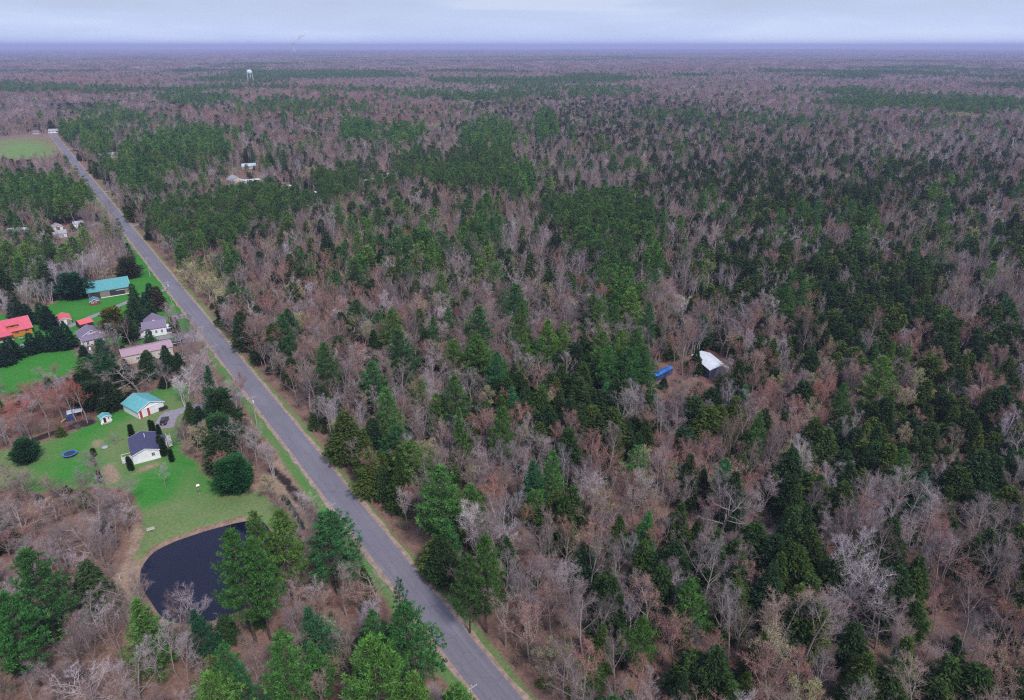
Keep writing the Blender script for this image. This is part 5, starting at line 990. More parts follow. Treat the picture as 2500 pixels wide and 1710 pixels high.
# trees read off one by one: reader, x, y of the tip, height, crown radius, kind, variant, tint, label
P_ = 'pine'
HAND = [
 (cL,110,905,25,7.8,P_,0,None,'broad white pine filling the left edge, level with the pond'),
 (cL,15,1095,24,6.2,P_,1,(.045,.15,.035),'white pine cut by the left edge, below the broad one level with the pond'),
 (cL,615,1110,20,5.6,P_,3,(.085,.175,.04),'light green white pine on the near left bank of the pond'),
 (cL,892,1165,14,3.8,P_,3,(.022,.085,.04),'small dark blue-green pine on the near bank of the pond'),
 (cL,1060,818,29,6.4,P_,1,(.05,.135,.028),'tallest white pine between pond and road, its bare trunk showing to the ground'),
 (cL,1140,850,27,5.4,P_,0,(.052,.14,.03),'white pine directly right of the tallest one in front of the pond'),
 (cL,1160,735,24,5.0,P_,2,(.075,.15,.03),'yellow-green pine at the far end of the pond, over its corner'),
 (cL,1255,730,25,6.0,P_,1,(.085,.165,.03),'yellow-green pine between the pond corner and the dry grass'),
 (cL,1480,735,23,8.6,P_,0,(.035,.12,.038),'very broad dark green pine with branches reaching over the road edge'),
 (cL,1255,1290,23,6.0,P_,2,(.06,.16,.035),'bright dense pine in the lower left centre, above the leaf litter'),
 (cL,1420,1150,18,5.0,P_,3,(.035,.11,.045),'blue-green pine behind the pale feathery tree near the bottom'),
 (cL,1425,1310,15,3.8,P_,3,(.05,.15,.035),'slim bright pine between the two large bottom pines'),
 (cL,1685,1180,18,4.2,P_,2,(.045,.14,.035),'mid green pine left of the roadside pair near the bottom'),
 (cL,1845,1165,23,6.4,P_,1,(.042,.135,.036),'roadside pine near the bottom, spreading over the road shoulder'),
 (cL,1680,1305,27,8.2,P_,0,(.07,.165,.03),'largest bright pine along the bottom edge, left of the road'),
 (cL,1805,1025,21,2.6,P_,4,(.03,.10,.035),'thin sparse pine with a bare pole trunk beside the road'),
 (cL,1000,1345,19,4.4,P_,2,(.045,.14,.035),'pine left of the leaf-litter opening near the bottom'),
 (cL,1080,1440,17,4.8,P_,3,(.035,.11,.04),'dark lower pine beside the leaf-litter opening'),
 (cL,935,1470,21,6.2,P_,0,(.085,.175,.035),'bright yellow-green pine on the bottom edge, left of centre-left'),
 (cL,1885,1475,20,4.8,P_,2,(.095,.19,.035),'light yellow-green pine top on the bottom edge beside the road'),
 (cL,2085,1530,22,5.8,P_,0,(.075,.18,.035),'bright pine top on the bottom edge nearest the road'),
 (cL,380,960,14,4.5,'hemlock',2,(.06,.10,.04),'dim green conifer among bare trunks left of the pond'),
 (cL,1065,485,11.5,3.5,'cedar',0,(.020,.085,.026),'rounded dark green cedar on the lawn edge below the bare multi-stemmed tree'),
 (cL,1012,505,10.5,2.9,'cedar',1,(.022,.090,.026),'smaller rounded cedar tucked behind the big rounded cedar'),
 (cL,1055,290,15,4.2,'bare',4,(.33,.30,.31),'pale grey bare tree with several stems beside the rounded cedars'),
 (cL,1130,320,17,4.6,'bare',2,(.36,.33,.33),'tallest pale bare tree over the rounded cedars by the road'),
 (cL,1210,400,14,3.0,'birch',0,(.36,.30,.29),'slim whitish bare tree between the rounded cedars and the road'),
 (cL,895,255,13,3.4,'spruce',0,(.016,.042,.020),'black-green spruce at the bend of the garage driveway'),
 (cL,985,190,15,4.6,'cedar',1,(.026,.062,.022),'dark cedar in the clump between driveway and road'),
 (cL,1020,230,13,4.2,'hemlock',0,(.035,.065,.02),'olive hemlock in the clump between driveway and road'),
 (cL,985,300,14,4.4,'cedar',0,(.028,.075,.024),'round-topped cedar below the dark cedar of the driveway clump'),
 (cL,970,375,13,4.6,'hemlock',1,(.04,.07,.028),'brownish hemlock right of the feathery tan willow'),
 (cL,862,305,13,4.6,'leafing',1,(.30,.25,.15),'feathery tan willow on the lawn right of the bungalow'),
 (cL,925,75,17,4.0,P_,3,(.025,.10,.04),'dark green pine between the gravel yard and the garage driveway'),
 (cL,985,105,12,5.0,'bare',4,(.33,.27,.26),'rounded pinkish bare tree by the driveway mouth'),
 (cL,590,30,15,8.6,'bare',4,(.25,.21,.20),'wide-spreading bare oak behind the turquoise garage'),
 (cL,470,110,12,5.0,'bare',2,(.22,.18,.18),'bare tree left of the wide-spreading oak'),
 (cL,725,50,12,3.6,'bare',0,(.25,.21,.21),'bare tree right of the wide-spreading oak behind the garage'),
 (cL,810,95,14,4.2,'birch',1,(.46,.42,.43),'whitish leaning bare tree right behind the garage'),
 (cL,870,50,12,4.4,'bare',4,(.30,.24,.24),'pinkish bare tree above the driveway clump'),
 (cL,800,10,10,3.2,'hemlock',3,(.03,.06,.024),'small dark conifer beside the workshop corner'),
 (cL,650,10,11,3.8,'spruce',1,(.030,.062,.024),'dark spruce in front of the pink workshop wall'),
 (cL,560,40,10,3.4,'hemlock',3,(.028,.055,.022),'dark spruce left end of the workshop front'),
 (cA,1545,940,12,3.0,'spruce',0,(.022,.052,.022),'pointed black-green spruce before the workshop roof'),
 (cA,1375,985,11,4.0,'spruce',1,(.035,.065,.024),'olive spruce in front of the middle of the pink roof'),
 (cA,935,880,17,6.6,P_,0,(.026,.10,.042),'large blue-green pine left of the pink workshop'),
 (cA,960,1030,12,4.8,P_,3,(.03,.11,.04),'lower blue-green pine in front of the large one by the workshop'),
 (cA,770,945,11,3.2,'spruce',0,(.013,.036,.020),'dark spruce at the left foot of the big blue-green pine'),
 (cL,345,105,11,4.6,'hemlock',1,(.026,.05,.018),'leftmost dark hemlock of the thicket behind the maples'),
 (cL,385,85,12,4.4,'hemlock',0,(.026,.052,.018),'dark hemlock in the thicket above the red maples'),
 (cL,430,105,12,4.8,'hemlock',3,(.028,.055,.018),'dark wide hemlock in the middle of the thicket left of the garage'),
 (cL,480,140,11,4.4,'hemlock',1,(.026,.05,.018),'dark hemlock low in the thicket left of the garage'),
 (cL,410,150,10,4.4,'cedar',1,(.024,.045,.018),'dark cedar low behind the little white shed'),
 (cL,520,70,12,4.4,'hemlock',0,(.03,.056,.02),'dark hemlock just left of the spreading oak'),
 (cL,30,185,17,5.6,'maple',0,(.42,.13,.11),'red-budded maple at the left edge, the nearest of its row'),
 (cL,-40,230,16,5.6,'maple',2,(.36,.15,.13),'red-budded maple cut off by the left edge'),
 (cL,165,150,15,5.0,'maple',1,(.36,.14,.12),'second red-budded maple of the row from the left edge'),
 (cL,235,140,15,4.8,'maple',0,(.36,.15,.13),'middle red-budded maple of the row on the dark peat strip'),
 (cL,290,130,16,4.8,'maple',2,(.33,.14,.12),'red-budded maple directly above the grey sheet shelter'),
 (cL,345,150,15,4.4,'maple',1,(.38,.13,.10),'last red-budded maple of the row, nearest the white shed'),
 (cL,90,250,13,4.4,'bare',3,(.25,.19,.19),'bare tree at the foot of the leftmost red maples'),
 (cL,5,320,13,4.2,'bare',0,(.30,.25,.25),'pale leaning bare tree at the left edge by the peat strip'),
 (cL,96,408,7.6,3.3,'cedar',0,(.018,.060,.022),'small egg-shaped spruce on its own at the left of the lawn'),
 (cL,205,585,3.2,2.2,'leafing',1,(.26,.17,.13),'little tan bush at the lower edge of the left lawn'),
 (cA,262,825,9,3.4,'spruce',0,(.013,.036,.020),'leftmost spruce of the dark row beside the smaller white house'),
 (cA,352,805,9,3.2,'spruce',1,(.013,.036,.020),'second spruce of the dark row beside the smaller white house'),
 (cA,455,800,9,3.2,'spruce',0,(.013,.036,.020),'third spruce of the dark row beside the smaller white house'),
 (cA,522,765,10,3.4,'spruce',1,(.013,.036,.020),'fourth spruce of the dark row beside the smaller white house'),
 (cA,590,735,11,3.8,'spruce',0,(.014,.038,.020),'tallest spruce at the right end of the dark row'),
 (cA,62,860,10,3.8,'spruce',1,(.014,.038,.022),'dark spruce in front of the log house porch'),
 (cA,5,925,9,3.8,'spruce',0,(.014,.036,.020),'dark spruce at the left edge below the log house'),
 (cA,85,535,10,3.2,'spruce',1,(.05,.07,.055),'grey-green spruce behind the log house, leftmost of three'),
 (cA,145,530,11,3.2,'spruce',0,(.016,.040,.022),'dark spruce behind the log house, middle of three'),
 (cA,215,545,10,3.4,'spruce',1,(.016,.040,.022),'dark spruce behind the log house, rightmost of three'),
 (cA,358,535,10,3.8,'spruce',0,(.018,.048,.024),'spruce behind the white car by the log house'),
 (cA,415,565,11,3.9,'spruce',1,(.013,.034,.018),'black-green spruce right of the white car'),
 (cA,1238,360,13,3.4,'spruce',0,(.026,.058,.022),'tall spruce at the right end of the teal barn'),
 (cA,1245,480,12,4.2,'spruce',1,(.030,.062,.022),'spruce below the tall one at the end of the teal barn'),
 (cA,1355,440,12,3.4,'spruce',0,(.016,.044,.020),'slim dark spruce in the middle of the clump beside the barn lane'),
 (cA,1398,350,12,3.2,'spruce',1,(.013,.036,.018),'darkest spruce of the clump beside the barn lane'),
 (cA,1468,380,12,3.4,'hemlock',2,(.055,.052,.022),'brownish spruce at the right of the clump beside the barn lane'),
 (cA,1400,540,10,3.6,'spruce',0,(.022,.05,.02),'low spruce behind the farmhouse roof'),
 (cA,1300,590,9,3.2,'spruce',1,(.02,.046,.02),'low dark spruce behind the left corner of the farmhouse'),
 (cA,1530,520,8,3.4,'bare',4,(.20,.16,.16),'small dense bare tree right of the spruces beside the barn lane'),
 (cA,1040,600,11,4.8,'cedar',1,(.085,.095,.018),'yellow-olive cedar left of the farmhouse'),
 (cA,1030,735,12,3.2,P_,4,(.20,.20,.19),'grey dying spruce in front of the yellow-olive cedar'),
 (cA,1185,695,11,3.6,'cedar',0,(.032,.062,.022),'dark olive cedar at the left of the farmhouse deck'),
 (cA,1392,790,7.5,2.4,'spruce',0,(.04,.085,.04),'small green spruce against the farmhouse wall'),
 (cA,1595,600,10,3.0,'bare',3,(.28,.24,.24),'thin bare tree at the right corner of the farmhouse'),
 (cA,1655,640,8,3.0,'bare',2,(.30,.26,.25),'small bare tree on the strip between lane and driveway'),
 (cA,1608,675,7.2,1.1,'column',0,None,'left arborvitae column at the right corner of the farmhouse'),
 (cA,1640,682,7.2,1.2,'column',0,None,'right arborvitae column at the right corner of the farmhouse'),
 (cA,645,275,12,7.4,'cedar',0,(.016,.058,.028),'big rounded blue-black conifer left of the teal barn'),
 (cA,785,238,6,2.6,'cedar',1,(.018,.05,.025),'small round conifer behind the left end of the teal barn'),
 (cA,1185,120,11,4.8,'cedar',1,(.045,.052,.024),'brown-green cedar behind the right end of the teal barn'),
 (cA,1345,190,4,2.2,'bare',4,(.24,.19,.17),'small round bare bush on the lawn beyond the barn lane'),
 (cC,1095,905,20,3.6,P_,4,(.024,.09,.04),'tall ragged dark pine leaning over the road edge'),
 (cC,1190,1130,10,3.8,P_,3,(.022,.08,.038),'low dark pine at the foot of the tall ragged roadside pine'),
 (cC,910,850,12,2.8,P_,3,(.024,.085,.035),'narrow dark pine beside the pale driveway of the white garage'),
 (cC,770,790,14,5.2,'oak_',None,None,''),
 (cC,1205,595,15,5.4,P_,3,(.055,.155,.028),'bright isolated pine just right of the far stretch of road'),
 (cC,610,310,18,4.6,P_,2,(.035,.11,.04),'dark pine leaning over the left side of the far road'),
 (cC,700,410,17,4.2,P_,4,(.05,.12,.035),'pine with sparse branches over the far road'),
 (cC,525,1010,11,4.2,'oak_',None,None,''),
 (cC,265,1045,9,2.0,'spruce',0,(.015,.045,.024),'pointed dark spruce in front of the mobile home, right one'),
 (cC,100,1065,9,2.2,'spruce',1,(.018,.05,.026),'pointed dark spruce in front of the mobile home, left one'),
 (cC,325,1045,8,1.9,'spruce',0,(.022,.065,.026),'pointed green spruce between mobile home and grey house'),
 (cD,405,555,15,5.0,'leafing',0,(.36,.33,.15),'yellow-green budding tree at the roadside, uppermost of the pale group'),
 (cD,430,585,16,5.6,'leafing',1,(.38,.36,.17),'large yellow-green budding tree in the pale roadside group'),
 (cD,465,620,16,6.4,'leafing',0,(.36,.35,.18),'broadest yellow-green budding tree by the road'),
 (cD,495,660,14,5.2,'leafing',2,(.34,.32,.18),'lowest yellow-green budding tree of the pale roadside group'),
 (cD,500,572,14,4.4,'birch',1,(.44,.40,.42),'whitish bare tree between the yellow-green budding trees'),
 (cD,800,775,12,5.4,'birch',1,(.52,.47,.47),'white-limbed bare tree standing out in the brown woods right of the road'),
 (cD,525,378,11,3.6,'leafing',1,(.42,.40,.10),'bright yellow small tree above the ribbed grey roof'),
 (cD,880,882,23,6.4,P_,2,(.065,.165,.035),'large bright pine rising alone right of the road, centre left'),
 (cD,1000,1058,25,8.4,P_,0,(.06,.155,.035),'broadest bright pine beside the right edge of the road'),
 (cD,1022,1175,14,3.6,P_,3,(.045,.15,.045),'small bright pine at the foot of the broadest roadside pine'),
 (cD,1100,1222,25,5.8,P_,2,(.05,.115,.022),'dark yellow-green pine near the lower road, right side'),
 (cD,1062,1262,21,4.8,P_,0,(.038,.09,.022),'dark pine close to the lower road, right side'),
 (cD,1215,1040,18,5.4,P_,3,(.032,.11,.045),'blue-green left half of the pine pair in the woods right of the road'),
 (cD,1258,1024,20,4.8,P_,2,(.065,.17,.035),'bright green right half of the pine pair in the woods'),
 (cD,1445,1005,19,4.2,P_,4,(.06,.165,.04),'airy bright pine with tiered branches below the cabin, left'),
 (cD,1650,1042,18,5.2,P_,2,(.035,.14,.04),'bright blue-green pine below the cabin, right'),
 (cD,1465,1160,14,3.8,P_,3,(.055,.175,.04),'small vivid green pine in the grey woods below the cabin'),
 (cD,1652,1320,12,3.4,P_,3,(.09,.21,.05),'small light green pine top in the lower woods, right of centre'),
 (cD,2105,1078,15,4.6,P_,3,(.030,.125,.060),'blue-green pine on the reddish gap at the right'),
 (cD,1170,880,16,4.4,P_,3,(.035,.155,.055),'vivid blue-green pine low in the centre of the woods'),
 (cD,1065,790,17,4.4,P_,2,(.05,.15,.035),'bright pine in the centre, left of the dark green pair'),
 (cD,1125,800,21,5.0,P_,1,(.035,.13,.045),'deep green pine in the centre of the woods'),
 (cD,1385,785,21,5.4,P_,0,(.055,.16,.035),'bright tall pine left of the blue lean-to'),
 (cD,1425,815,18,4.8,P_,2,(.05,.145,.035),'bright pine right beside the tall one left of the blue lean-to'),
 (cD,1370,868,14,4.2,P_,3,(.045,.17,.055),'light green pine below the pair left of the blue lean-to'),
 (cD,1018,700,18,3.8,P_,1,(.04,.14,.03),'narrow bright pine in the reddish-brown woods'),
 (cD,1488,610,20,4.6,P_,2,(.03,.115,.035),'dark bright-edged pine beside the red-budded maple, upper centre'),
 (cD,1395,600,20,6.0,P_,0,(.05,.15,.035),'large bright pine in the upper centre group'),
 (cD,1110,500,18,4.6,P_,0,(.035,.125,.04),'bright green pine above the brown woods, left of the dark plantation'),
 (cD,745,618,12,3.4,'hemlock',1,(.018,.04,.018),'near-black hemlock standing alone in the brown woods'),
 (cD,748,700,11,2.8,P_,3,(.05,.13,.035),'small green pine below the near-black hemlock'),
 (cD,1690,870,16,4.4,P_,3,(.035,.14,.05),'green pine right below the white-roofed cabin'),
 (cD,1620,880,13,5.0,'hemlock',1,(.03,.06,.022),'dark broad hemlock directly below the white-roofed cabin'),
 (cD,1583,792,11,3.0,'hemlock',0,(.035,.07,.02),'hemlock touching the left corner of the white cabin roof'),
 (cD,1530,625,18,5.4,'maple',0,(.34,.15,.13),'red-budded maple in the upper centre beside a dark pine'),
 (cD,1860,862,15,5.0,'maple',2,(.38,.13,.11),'vivid red-budded maple right of the cabin'),
 (cD,1720,745,17,6.4,'bare',2,(.36,.30,.32),'lilac-grey bare tree with a dense round crown right of the cabin'),
 (cD,1780,760,18,6.2,'bare',3,(.35,.29,.31),'tall lilac-grey bare tree, right neighbour of the dense round one'),
 (cD,1980,1235,22,5.2,'bare',4,(.46,.40,.41),'tall pale bare tree in front of the dark hemlocks, lower right'),
 (cD,1945,1210,17,5.0,'bare',5,(.40,.35,.36),'pale bare tree half crossing the tall pale one, lower right'),
 (cD,1140,1185,13,4.0,'bare',4,(.44,.38,.41),'dense whitish bare tree near the lower road, right side'),
 (cD,1582,958,6,2.2,'leafing',1,(.85,.80,.83),'tiny tree in white blossom below the white-roofed cabin'),
 (cD,1725,1265,16,4.6,'maple',0,(.33,.20,.17),'rounded reddish bare tree in the lower woods'),
 (cD,2310,485,20,4.8,'hemlock',0,(.018,.038,.022),'tall black-green hemlock at the right edge, upper part'),
 (cD,1240,255,26,5.0,'hemlock',3,(.018,.06,.035),'tall pointed spruce standing above the woods, upper centre'),
 (cD,2095,420,16,4.4,'hemlock',1,(.020,.042,.024),'dark round hemlock alone in pale woods, upper right'),
 (cD,2015,388,18,4.6,'hemlock',0,(.016,.038,.024),'tall dark hemlock in the pale woods, upper right'),
]
ARB = [(hD,690,705,5.2,1.05,'arborvitae column at the far left corner of the bungalow'),(hD,1038,625,5.4,.95,'left of the two arborvitae columns behind the bungalow'),(hD,1085,640,5.2,.95,'right of the two arborvitae columns behind the bungalow'),
 (hD,1185,705,4.6,1.0,'arborvitae column behind the bungalow porch'),(hD,1195,900,5.6,1.0,'arborvitae column against the right wall of the bungalow, rear one'),(hD,1245,940,6.4,1.2,'largest arborvitae column at the right wall of the bungalow'),
 (hD,655,1270,4.6,1.1,'arborvitae column at the side deck of the bungalow'),(hD,695,1310,4.0,.8,'short arborvitae column beside the side deck column'),(hD,1395,1130,4.6,.9,'arborvitae column on its own mulch ring right of the bungalow'),
 (hD,35,1120,2.8,.9,'small cone shrub on the lawn left of the garden plot'),(hD,75,1335,2.0,.45,'thin small column shrub beside the black box'),(cB,918,965,4.2,.75,'arborvitae column at the lower left of the garden plot')]
for f, x, y, h, r, lb in ARB: HAND.append((f, x, y, h, r * .72, 'column', 0, None, lb))
HAND += [(cL,735,530,8,2.4,'bare',0,(.38,.34,.36),'small bare tree alone on the lawn below the bungalow'), (cL,515,365,5,2.2,'bare',4,(.22,.19,.16),'faint small bare tree on the lawn left of the bungalow'),
 (cL,1475,1195,13,4.0,P_,4,(.17,.22,.13),'pale sage feathery tree between the dark pines near the bottom')]
for x, y, h in ((1285,655,1.8),(1305,672,1.9),(1322,700,1.9),(1338,730,1.5),(1352,755,1.4),(1362,768,1.7),(1365,790,1.5)): HAND.append((cL, x, y, h, .75, 'spruce', 0, (.025,.08,.04), '@knee-high planted spruce in the dry grass beside the ditch'))
HAND += [(cL,850,1075,14,5.0,'bare',2,(.36,.30,.33),'dense lilac bare tree standing against the pond on its near bank'),(cL,660,1255,15,4.0,'bare',3,(.40,.35,.36),'pale bare tree in front of the light green pine below the pond'),
 (cL,745,1240,15,3.6,'bare',0,(.38,.33,.33),'bare tree with long grey trunk below the left end of the pond'),(cL,800,1320,14,3.4,'bare',5,(.34,.29,.29),'thin grey bare tree below the pond, right of the long-trunked one'),
 (cL,355,1385,13,5.6,'bare',4,(.44,.37,.38),'wide pale bare tree near the bottom, left part'),(cL,490,1375,14,3.4,'bare',7,(.38,.31,.32),'pinkish bare tree right of the wide pale one near the bottom'),
 (cL,1320,1005,13,3.6,'bare',2,(.42,.32,.31),'pinkish bare tree below the broad roadside pine, left'),(cL,1425,1010,13,3.4,'bare',7,(.44,.37,.37),'pale bare tree below the broad roadside pine, middle'),(cL,1545,985,14,4.0,'bare',0,(.30,.25,.23),'brown-grey bare tree below the broad roadside pine, right'),
 (cL,1660,1040,11,4.6,'maple',0,(.32,.20,.17),'reddish bare tree beside the road, above the roadside pines'),(cL,1700,1000,10,4.0,'bare',4,(.34,.29,.22),'low tan bare tree at the road shoulder'),(cL,1440,1460,11,3.2,'maple',1,(.34,.22,.20),'reddish upright tree between the two largest bottom pines'),
 (cL,1215,1010,12,3.4,'bare',5,(.26,.21,.20),'dark bare tree among the pine trunks at the right end of the pond'),(cL,60,700,11,5.2,'bare',4,(.27,.22,.21),'dark dense bare tree left of the pond, at the left edge'),(cL,330,900,9,3.2,'bare',2,(.46,.38,.42),'small whitish-lilac bare tree in the brush left of the pond')]
for k_, (x, y) in enumerate([(650,45),(690,30),(730,70),(560,100),(600,90),(860,60),(900,75),(950,80),(350,190),(400,240),(450,200),(170,335),(225,300),(40,440),(500,170),(800,110)]):
    HAND.append((cA, x, y - 5, 12 + k_ % 3, 3.6, 'birch', k_ % 2, (.44,.37,.40), '@whitish leaning birch in the thicket behind the teal barn'))
for (x, y, h, r) in ((900,545,10,4.5),):
    pass
HX, HY = [], []
ordn = ['first', 'second', 'third', 'fourth', 'fifth', 'sixth', 'seventh', 'eighth', 'ninth', 'tenth', 'eleventh', 'twelfth', 'thirteenth', 'fourteenth', 'fifteenth', 'sixteenth', 'seventeenth', 'eighteenth', 'nineteenth', 'twentieth']
for f, px, py, h, r, kind, var, tint, lb in HAND:
    if kind == 'oak_': kind, var, tint = 'bare', 4, (.27, .24, .25); lb = 'bare spreading tree by the pale driveway of the white garage' if px == 770 else 'dark-stemmed bare tree in front of the grey-roofed house'
    x, y = G(*f(px, py), h); t, _ = tint_of(kind, x, y, rg)
    base = {'bare': 6.0, 'birch': 4.2, 'maple': 6.0, 'leafing': 6.0, 'pine': (5.2, 5.2, 5.2, 4.0, 3.6)[(var or 0) % 5], 'redpine': 3.5, 'hemlock': (4.6, 4.6, 3.4, 4.7)[(var or 0) % 4], 'spruce': 4.7, 'cedar': 5.2, 'column': 2.3}[kind]
    tt = np.array(tint) if tint else t
    if tint and kind == 'pine': tt = tt * 1.4 + .006
    if tint and kind in ('hemlock', 'bare', 'birch'): tt = tt * 1.12
    if tint and kind in ('cedar', 'spruce'): tt = tt * 1.55
    TREES.append([kind, x, y, h, r / base, var or 0, tt, rg.rand() * 6.28, lb]); HX.append((x, y, r, h))
HX = np.array(HX)
FRONT_OF_FIELD = GP(cC, [(-200,300),(560,320),(600,350),(640,480),(-200,480)])
THICKET = GP(cB, [(-300,150),(200,160),(400,60),(700,20),(850,-30),(1150,-60),(1500,-20),(1800,-40),(1930,200),(1420,210),(1120,400),(900,300),(600,330),(200,480),(-300,560)])
GRP = {}
def lodof(d): return np.where(d < 300, 0, np.where(d < 800, 1, 2))
for lo, hi, cell in ((0, 330, 4.4), (330, 650, 5.2), (650, 1400, 7.0)):
    X, Y = grid(lo, hi, cell, rg); b = blocked(X, Y); X, Y = X[~b], Y[~b]
    kind, keep, side = classify(X, Y, rg); ok = rg.rand(len(X)) < keep * np.where((kind == 'bare') & (Y < 600), .84, .96)
    for hx, hy, hr, hh in HX: ok &= (np.hypot(X - hx, Y - hy) > min(hr * .75, 5))
    # keep crowns off the line of sight to the things the photograph shows clear
    for cx, cy, yaw, hl_, hw_ in CLEAR:
        if cy > 430: continue
        dist = math.hypot(cx, cy); ux, uy = cx / dist, cy / dist; al = X * ux + Y * uy; ac = np.abs(-X * uy + Y * ux); ok &= ~((al < dist) & (al > dist - 30) & (ac < (max(hl_, hw_) + 1.5 if cx < 0 else min(hl_, 5.8) + .4)))
    NOTALL = inpoly(X, Y, THICKET) | inpoly(X, Y, FRONT_OF_FIELD)
    for cx, cy, yaw, hl_, hw_ in CLEAR:
        dist = math.hypot(cx, cy)
        if cy < 430 or cy > 1200: continue
        ux, uy = cx / dist, cy / dist; al = X * ux + Y * uy; ac = np.abs(-X * uy + Y * ux); NOTALL |= (al < dist) & (al > dist * (1 - 16 / 115.)) & (ac < hl_ + 2)
    for i in np.nonzero(ok)[0]:
        k = kind[i]; a, bb = HGT[k]; h = a * .85 + (bb * 1.08 - a * .85) * rg.beta(1.5, 1.5)
        if side[i] < 0 and Y[i] < 200: h *= (.56 if Y[i] > 150 or X[i] < -110 else .74) if k in ('bare', 'maple', 'birch', 'leafing') else .8
        if NOTALL[i]: h *= .42 if rg.rand() < .8 else .6
        if k in ('bare', 'maple') and rg.rand() < .22: h *= .62
        t, ti = tint_of(k, X[i], Y[i], rg)
        nv = nvar(k, 0); v = rg.randint(nv)
        if k == 'redpine':
            uu, vv = PX(X[i], Y[i], 11.0); uu /= 1.0757; vv /= 1.0757; v = 0 if ((uu > 1180 and vv < 560) or (uu > 960 and vv < 450 and uu < 1210)) else 1 + rg.randint(2)
        r = .72 + .60 * rg.rand(); r *= (h / 16.0) ** .6 if k in ('hemlock', 'pine') else (h / 16.0) ** .5
        if k in ('bare', 'maple', 'birch', 'leafing'): r *= .80
        if k == 'hemlock': r *= .95
        TREES.append([k, X[i], Y[i], h, r, v, t, rg.rand() * 6.28, None])
print('trees', len(TREES))

# ------------------------------------------------------------------ the trees that show largest become individuals, the rest one wood per kind
def screen(t):
    u, v = PX(np.array(t[1]), np.array(t[2]), t[3] * .6); d = math.sqrt(t[1] ** 2 + t[2] ** 2 + 100 ** 2); vis = (-25 < u < 2525) and (-20 < v < 1745); return float(u), float(v), (t[3] * 1667 / d if vis else -1)
REG = [  # x0, x1, y0, y1 on the photo in thousandths and words
 (0,130,700,1000,'in the brush at the lower left edge'),(130,270,820,1000,'in the woods below the pond'),(270,420,760,1000,'between the pond and the bottom of the road'),(0,270,600,820,'in the brush left of the pond'),
 (0,330,400,700,'around the houses left of the road'),(0,140,0,400,'beyond the houses at the left edge'),(140,330,0,330,'in the pine woods right of the far road'),(140,450,330,480,'under the long pine belt'),
 (180,330,330,700,'beside the upper stretch of road'),(330,420,450,700,'in the brown woods right of the road'),(420,540,450,620,'in the brown woods of the centre'),(420,560,560,760,'amid the green pines of the centre'),
 (540,640,300,480,'near the dark plantation'),(560,700,440,560,'in the woods above the cabin'),(640,740,480,620,'close around the white-roofed cabin'),(560,660,560,700,'in the grey woods below the blue lean-to'),
 (660,760,600,740,'on the reddish ground below the cabin'),(740,900,500,640,'right of the cabin'),(740,1010,300,500,'in the upper right woods'),(900,1010,500,660,'at the right edge, halfway down'),(760,1010,600,760,'in the dark woods at the right'),
 (330,420,600,900,'along the right side of the road'),(400,520,680,1000,'right of the lower road'),(520,640,680,1000,'in the bottom centre woods'),(640,760,720,1000,'in the bottom woods right of centre'),(760,890,760,1000,'in the lower right woods'),(890,1010,760,1000,'in the bottom right corner')]
def region(u, v):
    a, b = u / 2.5, v / 1.71
    for x0, x1, y0, y1, w in REG:
        if x0 <= a <= x1 and y0 <= b <= y1: return w
    return 'in the far woods, left half' if a < 500 else 'in the far woods, right half'
def colour_word(k, t):
    r, g_, b = t; s = (r + g_ + b) / 3
    if k in ('bare', 'birch'): return ('pale ' if s > .27 else 'dark ' if s < .205 else '') + ('tan' if r / b > 1.3 else 'pinkish grey' if r / b > 1.13 else 'lilac-grey')
    if k == 'maple': return 'vivid red' if r / b > 3 else 'dull red' if s < .17 else 'rusty red'
    if k == 'leafing': return 'yellow-green' if g_ / r > .93 else 'tan'
    return 'light green' if g_ > .15 else 'olive' if r / b > 1.75 else 'blue-green' if b / r > 1.0 else 'deep green' if g_ < .07 else 'green'
WORD = {'bare': 'bare tree', 'birch': 'white-stemmed tree', 'maple': 'budding maple', 'leafing': 'budding tree', 'pine': 'white pine', 'redpine': 'pine', 'hemlock': 'hemlock', 'spruce': 'spruce', 'cedar': 'cedar', 'column': 'arborvitae'}
SHAPE = {'bare': ['slim', 'narrow', 'round-crowned', 'vase-shaped', 'wide-spreading', 'upright', 'forked', 'fan-shaped', 'straight'], 'birch': ['slender', 'several-stemmed'], 'maple': ['rounded', 'upright', 'broad'], 'leafing': ['rounded', 'spreading', 'upright'], 'pine': ['layered', 'broad', 'full', 'young pointed', 'sparse'], 'redpine': ['straight', 'flat-topped', 'ragged'], 'hemlock': ['conical', 'feathery', 'narrow', 'dense conical', 'ragged', 'full'], 'spruce': ['pointed', 'conical'], 'cedar': ['rounded', 'oval'], 'column': ['clipped']}
GROUPS = {'bare': 'bare hardwood trees of the woods', 'birch': 'pale birches and poplars', 'maple': 'red-budded maples', 'leafing': 'budding yellow-green trees', 'pine': 'white pines', 'redpine': 'pines of the belt and plantation', 'hemlock': 'hemlocks of the woods', 'spruce': 'spruces around the houses', 'cedar': 'cedars', 'column': 'arborvitae columns'}
byk = {}
for t in TREES: t.append(screen(t)); byk.setdefault(t[0], []).append(t)
LIMIT = 280
rest = {}; INDIV = []
for k, ts in byk.items():
    ts.sort(key=lambda t: -(t[9][2] + (1e4 if t[8] else 0))); sel = [t for t in ts[:LIMIT] if t[9][2] > 0 or t[8]]; INDIV += sel; ids = set(map(id, sel)); rest[k] = [t for t in ts if id(t) not in ids]
names = {}
